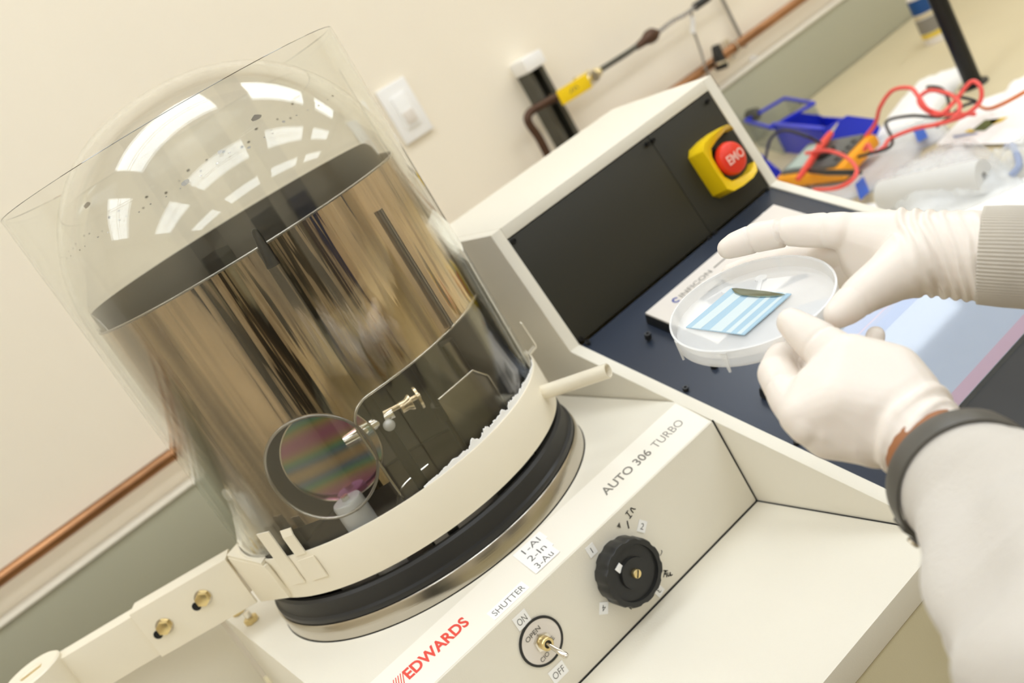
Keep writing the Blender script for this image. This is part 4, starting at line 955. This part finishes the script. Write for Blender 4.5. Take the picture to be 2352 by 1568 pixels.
bm_link('moulded_rib', bm, M['dish'], t)
M['si'] = mat('pale_blue_coated_wafer', srgb(176, 208, 230), .16, .25)
M['si2'] = mat('light_coated_stripe', srgb(216, 232, 238), .18, .25)
M['sig'] = mat('green_grey_silicon', srgb(150, 158, 140), .12, .9)
t = root('coated_wafer', (0.1022, -0.4560, 0.1596), 'square pale blue wafer with diagonal lighter stripes lying in the frosted dish', 'wafer')
wq = [Vector(p) for p in ((0.0773, -0.4319, 0.1647), (0.0802, -0.4774, 0.1561), (0.1250, -0.4791, 0.1559), (0.1226, -0.4326, 0.1647))]
prism('wafer', wq, DNv*.0007, M['si'], t)
def lerp2(u, v): return (wq[0]*(1-u)+wq[1]*u)*(1-v)+(wq[3]*(1-u)+wq[2]*u)*v
for a_, b_ in ((.0, .30), (.42, .62), (.70, .78), (.88, .95)):
    prism('light_stripe', [lerp2(a_, .0)+DNv*.00072, lerp2(b_, .0)+DNv*.00072, lerp2(b_*.98, 1)+DNv*.00072, lerp2(a_, 1)+DNv*.00072], DNv*.00008, M['si2'], t) if a_ else prism('light_stripe', [lerp2(.10, .0)+DNv*.00072, lerp2(.26, .0)+DNv*.00072, lerp2(.30, 1)+DNv*.00072, lerp2(.14, 1)+DNv*.00072], DNv*.00008, M['si2'], t)
t = root('wafer_shard', (0.1201, -0.4534, 0.1620), 'grey-green curved silicon shard resting on the upper edge of the blue wafer', 'wafer')
pts = [(0.1207, -0.4352, 0.1655), (0.1218, -0.4383, 0.1649), (0.1228, -0.4618, 0.1604), (0.1222, -0.4768, 0.1576), (0.1192, -0.4714, 0.1586), (0.1164, -0.4598, 0.1608), (0.1156, -0.4481, 0.1630), (0.1172, -0.4406, 0.1644)]
prism('shard', pts, DNv*.0006, M['sig'], t)

# ------------------------------------------------------------------ hands, sleeves
_b = bmesh.new(); bmesh.ops.create_icosphere(_b, subdivisions=3, radius=1.); ICO = [v.co.copy() for v in _b.verts]; _b.free()
def convex(bm_dst, balls):
    b = bmesh.new()
    for c, r in balls:
        for p in ICO: b.verts.new(Vector(c)+p*r)
    res = bmesh.ops.convex_hull(b, input=b.verts)
    bmesh.ops.delete(b, geom=[v for v in b.verts if not v.link_faces], context='VERTS')
    bmesh.ops.recalc_face_normals(b, faces=b.faces)
    if b.calc_volume(signed=True) < 0: bmesh.ops.reverse_faces(b, faces=b.faces)
    me = bpy.data.meshes.new('tmp'); b.to_mesh(me); b.free(); bm_dst.from_mesh(me); bpy.data.meshes.remove(me)
def chain(bm, balls):
    for a, b in zip(balls, balls[1:]): convex(bm, [a, b])
def fuse(name, bm, vox, it, m, parent, disp=None):
    me = bpy.data.meshes.new(name); bm.to_mesh(me); bm.free()
    ts = bpy.data.scenes.new('tmp'); o = bpy.data.objects.new('tmp', me); ts.collection.objects.link(o)
    r = o.modifiers.new('r', 'REMESH'); r.mode = 'VOXEL'; r.voxel_size = vox
    s = o.modifiers.new('s', 'SMOOTH'); s.factor = .6; s.iterations = it
    vl = ts.view_layers[0]; vl.update()
    me2 = bpy.data.meshes.new_from_object(o.evaluated_get(vl.depsgraph)); bpy.data.scenes.remove(ts); bpy.data.objects.remove(o); bpy.data.meshes.remove(me)
    if disp:
        me2.update(); nv = len(me2.vertices)
        co_ = [v.co.copy() for v in me2.vertices]; no_ = [v.normal.copy() for v in me2.vertices]
        me2.vertices.foreach_set('co', [x for c, n_ in zip(co_, no_) for x in (c+n_*disp(c))])
    me2.name = name
    return link(name, me2, m, parent, smooth=True)
K = 1/2428.5
def B(p, rp, D): return (p, rp*D*K)
pr = root('person', (.12, -.60, -.2), 'person in ivory gloves and white gown sleeves holding the dish, only forearms showing', 'person')
def folds(p0_, p1_, amp, wl, seed, s0, s1, arc=None):
    p0_ = Vector(p0_); ax = (Vector(p1_)-p0_); L_ = ax.length; ax.normalize()
    def f(co):
        d_ = co-p0_; s = d_.dot(ax)+.25*d_.z+.10*d_.x
        if s < s0-.01 or s > s1+.01: return 0.
        w = min(1, max(0, (s-s0)/.008))*min(1, max(0, (s1-s)/.008))
        nz = noise.noise(co*30+Vector((seed, 0, 0)))*3.2+noise.noise(co*70+Vector((seed, 5, 0)))*.6
        q_ = math.sin(2*PI*s/wl+nz*1.7)
        loc = .55+.9*noise.noise(co*24+Vector((seed+4, 2, 0)))
        return amp*w*max(0., loc)*(abs(q_)**.7*(1 if q_ > 0 else -.55))
    return f
def creases(lst):
    """finger creases: (centre, axis point, width, depth)"""
    prep = [(Vector(c), (Vector(a)-Vector(c)).normalized(), w, d, rr) for c, a, w, d, rr in lst]
    def f(co):
        t_ = 0.
        for c, ax, w, d, rr in prep:
            v = co-c
            if v.length > rr: continue
            s = v.dot(ax)+.0012*noise.noise(co*220)
            t_ -= d*math.exp(-(s/w)**2)
        return t_
    return f
# --- right hand (far side of the dish)
bm = bmesh.new()
D1 = lambda x: x*.87/.87
chain(bm, [B((0.1724, -0.4923, 0.1712), 44, .655), B((0.1717, -0.4798, 0.1734), 42, .665), B((0.1691, -0.4541, 0.1774), 35, .685), B((0.1582, -0.4360, 0.1816), 35, .695), B((0.1484, -0.4250, 0.1832), 30, .70), B((0.1446, -0.4209, 0.1832), 25, .702)])
chain(bm, [B((0.1822, -0.4801, 0.1519), 42, .675), B((0.1857, -0.4487, 0.1471), 34, .705), B((0.1776, -0.4208, 0.1499), 31, .725), B((0.1658, -0.4020, 0.1548), 28, .735), B((0.1566, -0.3967, 0.1576), 24, .735)])
chain(bm, [B((0.1789, -0.4820, 0.1407), 40, .675), B((0.1780, -0.4557, 0.1315), 31, .70), B((0.1707, -0.4353, 0.1300), 28, .715), B((0.1603, -0.4242, 0.1311), 24, .72)])
chain(bm, [B((0.1718, -0.4937, 0.1296), 36, .665), B((0.1737, -0.4747, 0.1195), 28, .685), B((0.1699, -0.4569, 0.1154), 24, .700)])
convex(bm, [B((0.1761, -0.4957, 0.1663), 50, .655), B((0.1763, -0.4905, 0.1465), 42, .665), B((0.1820, -0.5193, 0.1552), 72, .640), B((0.1747, -0.5157, 0.1374), 60, .645), B((0.1852, -0.5423, 0.1421), 96, .625), B((0.1691, -0.5020, 0.1356), 44, .655)])
chain(bm, [B((0.1765, -0.5372, 0.1451), 88, .625), B((0.1483, -0.5370, 0.1504), 62, .612), B((0.1242, -0.5357, 0.1542), 48, .602), B((0.1097, -0.5334, 0.1538), 41, .598), B((0.1032, -0.5315, 0.1536), 33, .597)])
wr = [B((0.1830, -0.5410, 0.1428), 98, .625), B((0.1919, -0.5597, 0.1339), 106, .615), B((0.1997, -0.5761, 0.1268), 104, .606)]
chain(bm, wr)
f1 = folds((0.1640, -0.5234, 0.1513), (0.1997, -0.5761, 0.1268), .0019, .0070, 3.3, .006, .068)
f2 = creases([((0.1657, -0.4516, 0.1802), (0.1582, -0.4360, 0.1816), .0009, .0017, .014), ((0.1643, -0.4506, 0.1812), (0.1582, -0.4360, 0.1816), .0007, .0013, .014), ((0.1547, -0.4339, 0.1830), (0.1484, -0.4250, 0.1832), .0008, .0011, .012), ((0.1727, -0.4804, 0.1727), (0.1659, -0.4578, 0.1793), .0016, .0006, .014), ((0.1159, -0.5339, 0.1544), (0.1036, -0.5317, 0.1538), .0014, .0006, .012)])
gl = fuse('glove', bm, .00115, 5, M['glove'], pr, lambda c: f1(c)+f2(c)+.00025*noise.noise(c*90))
# --- left hand (near side), thumb on the dish
bm = bmesh.new()
chain(bm, [B((0.0746, -0.5273, 0.1673), 35, .585), B((0.0733, -0.5341, 0.1620), 43, .580), B((0.0716, -0.5457, 0.1520), 56, .572), B((0.0683, -0.5617, 0.1402), 66, .560)])
chain(bm, [B((0.0343, -0.5537, 0.1319), 60, .555), B((0.0418, -0.5375, 0.1399), 50, .570), B((0.0529, -0.5231, 0.1475), 46, .585), B((0.0682, -0.5103, 0.1455), 38, .603), B((0.0842, -0.5013, 0.1436), 32, .618), B((0.0968, -0.4961, 0.1428), 26, .628)])
chain(bm, [B((0.0364, -0.5622, 0.1267), 52, .550), B((0.0606, -0.5379, 0.1307), 40, .580), B((0.0799, -0.5200, 0.1329), 33, .603), B((0.1020, -0.5057, 0.1313), 26, .625)])
chain(bm, [B((0.0453, -0.5684, 0.1205), 50, .550), B((0.0769, -0.5379, 0.1188), 36, .590), B((0.0974, -0.5185, 0.1205), 30, .615)])
chain(bm, [B((0.0546, -0.5741, 0.1167), 46, .550), B((0.0872, -0.5443, 0.1146), 32, .590), B((0.1033, -0.5384, 0.1210), 26, .600), B((0.1137, -0.5400, 0.1319), 22, .600)])
convex(bm, [B((0.0351, -0.5507, 0.1354), 60, .557), B((0.0483, -0.5512, 0.1429), 50, .560), B((0.0694, -0.5611, 0.1436), 70, .560), B((0.0750, -0.5762, 0.1300), 82, .553), B((0.0359, -0.5580, 0.1210), 54, .555), B((0.0506, -0.5786, 0.1144), 84, .545), B((0.0637, -0.5905, 0.1152), 95, .540), B((0.0477, -0.5671, 0.1354), 80, .548)])
w2 = [B((0.0620, -0.5832, 0.1174), 104, .545), B((0.0549, -0.5988, 0.1084), 107, .531)]
chain(bm, w2)
f3 = folds((0.0677, -0.5697, 0.1323), (0.0468, -0.6157, 0.1011), .0017, .0085, 8.1, .018, .085)
f4 = creases([((0.0705, -0.5440, 0.1557), (0.0733, -0.5341, 0.1620), .0012, .0006, .016), ((0.0455, -0.5321, 0.1443), (0.0529, -0.5231, 0.1475), .0012, .0006, .012)])
fuse('glove', bm, .00115, 5, M['glove'], pr, lambda c: f3(c)+f4(c)+.00025*noise.noise(c*80))
# skin of both forearms
bm = bmesh.new()
chain(bm, [B((0.0563, -0.5943, 0.1100), 99, .535), B((0.0477, -0.6136, 0.1017), 110, .517), B((0.0397, -0.6277, 0.0959), 118, .503), B((0.0239, -0.6531, 0.0938), 110, .475), B((-0.0046, -0.6913, 0.0938), 110, .430)])
fuse('forearm', bm, .003, 3, M['skin'], pr)
bm = bmesh.new()
chain(bm, [B((0.1938, -0.5622, 0.1324), 90, .614), B((0.2106, -0.6097, 0.1138), 110, .585), B((0.2306, -0.6807, 0.0840), 130, .54)])
fuse('forearm', bm, .003, 3, M['skin'], pr)
# sleeves as open tubes with folds
def sleeve(name, secs, m, parent, seg=140, n=90, seed=0, fold=.003, th=.0012, rib=0, ribn=0, lenrib=0):
    P_ = smooth_path([s[0] for s in secs], n//(len(secs)-1)); k_ = len(P_)
    Rr = np.interp(np.linspace(0, 1, k_), np.linspace(0, 1, len(secs)), [s[1] for s in secs])
    bm = bmesh.new(); outer = []; inner_ = []; u_ = None
    for i, p in enumerate(P_):
        d_ = (P_[min(i+1, k_-1)]-P_[max(i-1, 0)]).normalized()
        if u_ is None: h_ = Vector((0, 0, 1)); u_ = (h_-d_*h_.dot(d_)).normalized()
        else: u_ = (u_-d_*u_.dot(d_)).normalized()
        s_ = d_.cross(u_); ro = []; ri = []; tt = i/(k_-1)
        for k in range(seg):
            a = 2*PI*k/seg; dir_ = u_*math.cos(a)+s_*math.sin(a); q_ = p+dir_*Rr[i]
            f_ = fold*min(1, tt*4+.12)*(noise.noise(q_*22+Vector((seed, 0, 0)))*1.3+.8*math.sin(a*5+seed+6*noise.noise(q_*9))*min(1, tt*2.5))
            f_ += rib*math.cos(a*ribn)+lenrib*math.sin(i*2*PI/3.)
            ro.append(bm.verts.new(p+dir_*(Rr[i]+f_))); ri.append(bm.verts.new(p+dir_*(Rr[i]+f_-th)))
        outer.append(ro); inner_.append(ri)
    for R_ in (outer, inner_):
        for a, b in zip(R_, R_[1:]):
            for k in range(seg): bm.faces.new((a[k], a[(k+1) % seg], b[(k+1) % seg], b[k]))
    for a, b in ((outer[0], inner_[0]), (outer[-1], inner_[-1])):
        for k in range(seg): bm.faces.new((a[k], a[(k+1) % seg], b[(k+1) % seg], b[k]))
    return bm_link(name, bm, m, parent, smooth=True)
sleeve('gown_sleeve', [((0.0394, -0.6274, 0.0964), .0328), ((0.0278, -0.6506, 0.0932), .0343), ((0.0039, -0.6848, 0.0910), .0435), ((-0.0227, -0.7179, 0.0918), .0520), ((-0.0547, -0.7532, 0.0957), .0540), ((-0.1019, -0.8008, 0.1105), .049)], M['gown'], pr, seed=4, fold=.0062)
sleeve('knit_cuff', [((0.1926, -0.5612, 0.1338), .0282), ((0.1970, -0.5704, 0.1296), .0288), ((0.2020, -0.5801, 0.1249), .0290), ((0.2052, -0.5897, 0.1214), .0290)], M['knit'], pr, seg=640, n=18, seed=2, fold=.0004, th=.002, rib=.00045, ribn=80)
sleeve('gown_sleeve', [((0.2128, -0.5896, 0.1260), .0600), ((0.2236, -0.6170, 0.1106), .0640), ((0.2196, -0.6475, 0.0992), .0680), ((0.2316, -0.6966, 0.0718), .075)], M['gown'], pr, seed=7, fold=.0032)
# wrist strap over the left glove cuff
bc = Vector((0.0397, -0.6277, 0.0959)); bx = (Vector((0.0241, -0.6510, 0.0971))-Vector((0.0559, -0.6024, 0.0986))).normalized()
fb = axis_frame(bc, bx)
sb = root('wrist_strap', bc, 'dark grey rubber wrist strap with a metal stud round the left glove cuff', 'wristband')
lathe('strap', [(.0338, -.0066), (.0356, -.0066), (.0364, 0), (.0356, .0066), (.0338, .0066)], M['band'], sb, 96, fb, closed=True)
sd = (Vector((0.0132, -0.6097, 0.0796))-bc); sd = (sd-bx*sd.dot(bx)).normalized()
fs_ = frame(bc+sd*.0352, bx, sd.cross(bx)); 
box('clasp', (-.0065, -.013, .0), (.0065, .013, .0035), M['band'], sb, bev=.0015, mx=frame(bc+sd*.0352, bx, bx.cross(sd)))
fst = axis_frame(bc+sd*.0372, sd)
lathe('stud', [(.0, .0), (.0035, .0), (.0032, .0016), (0, .0022)], M['chrome'], sb, 20, fst)
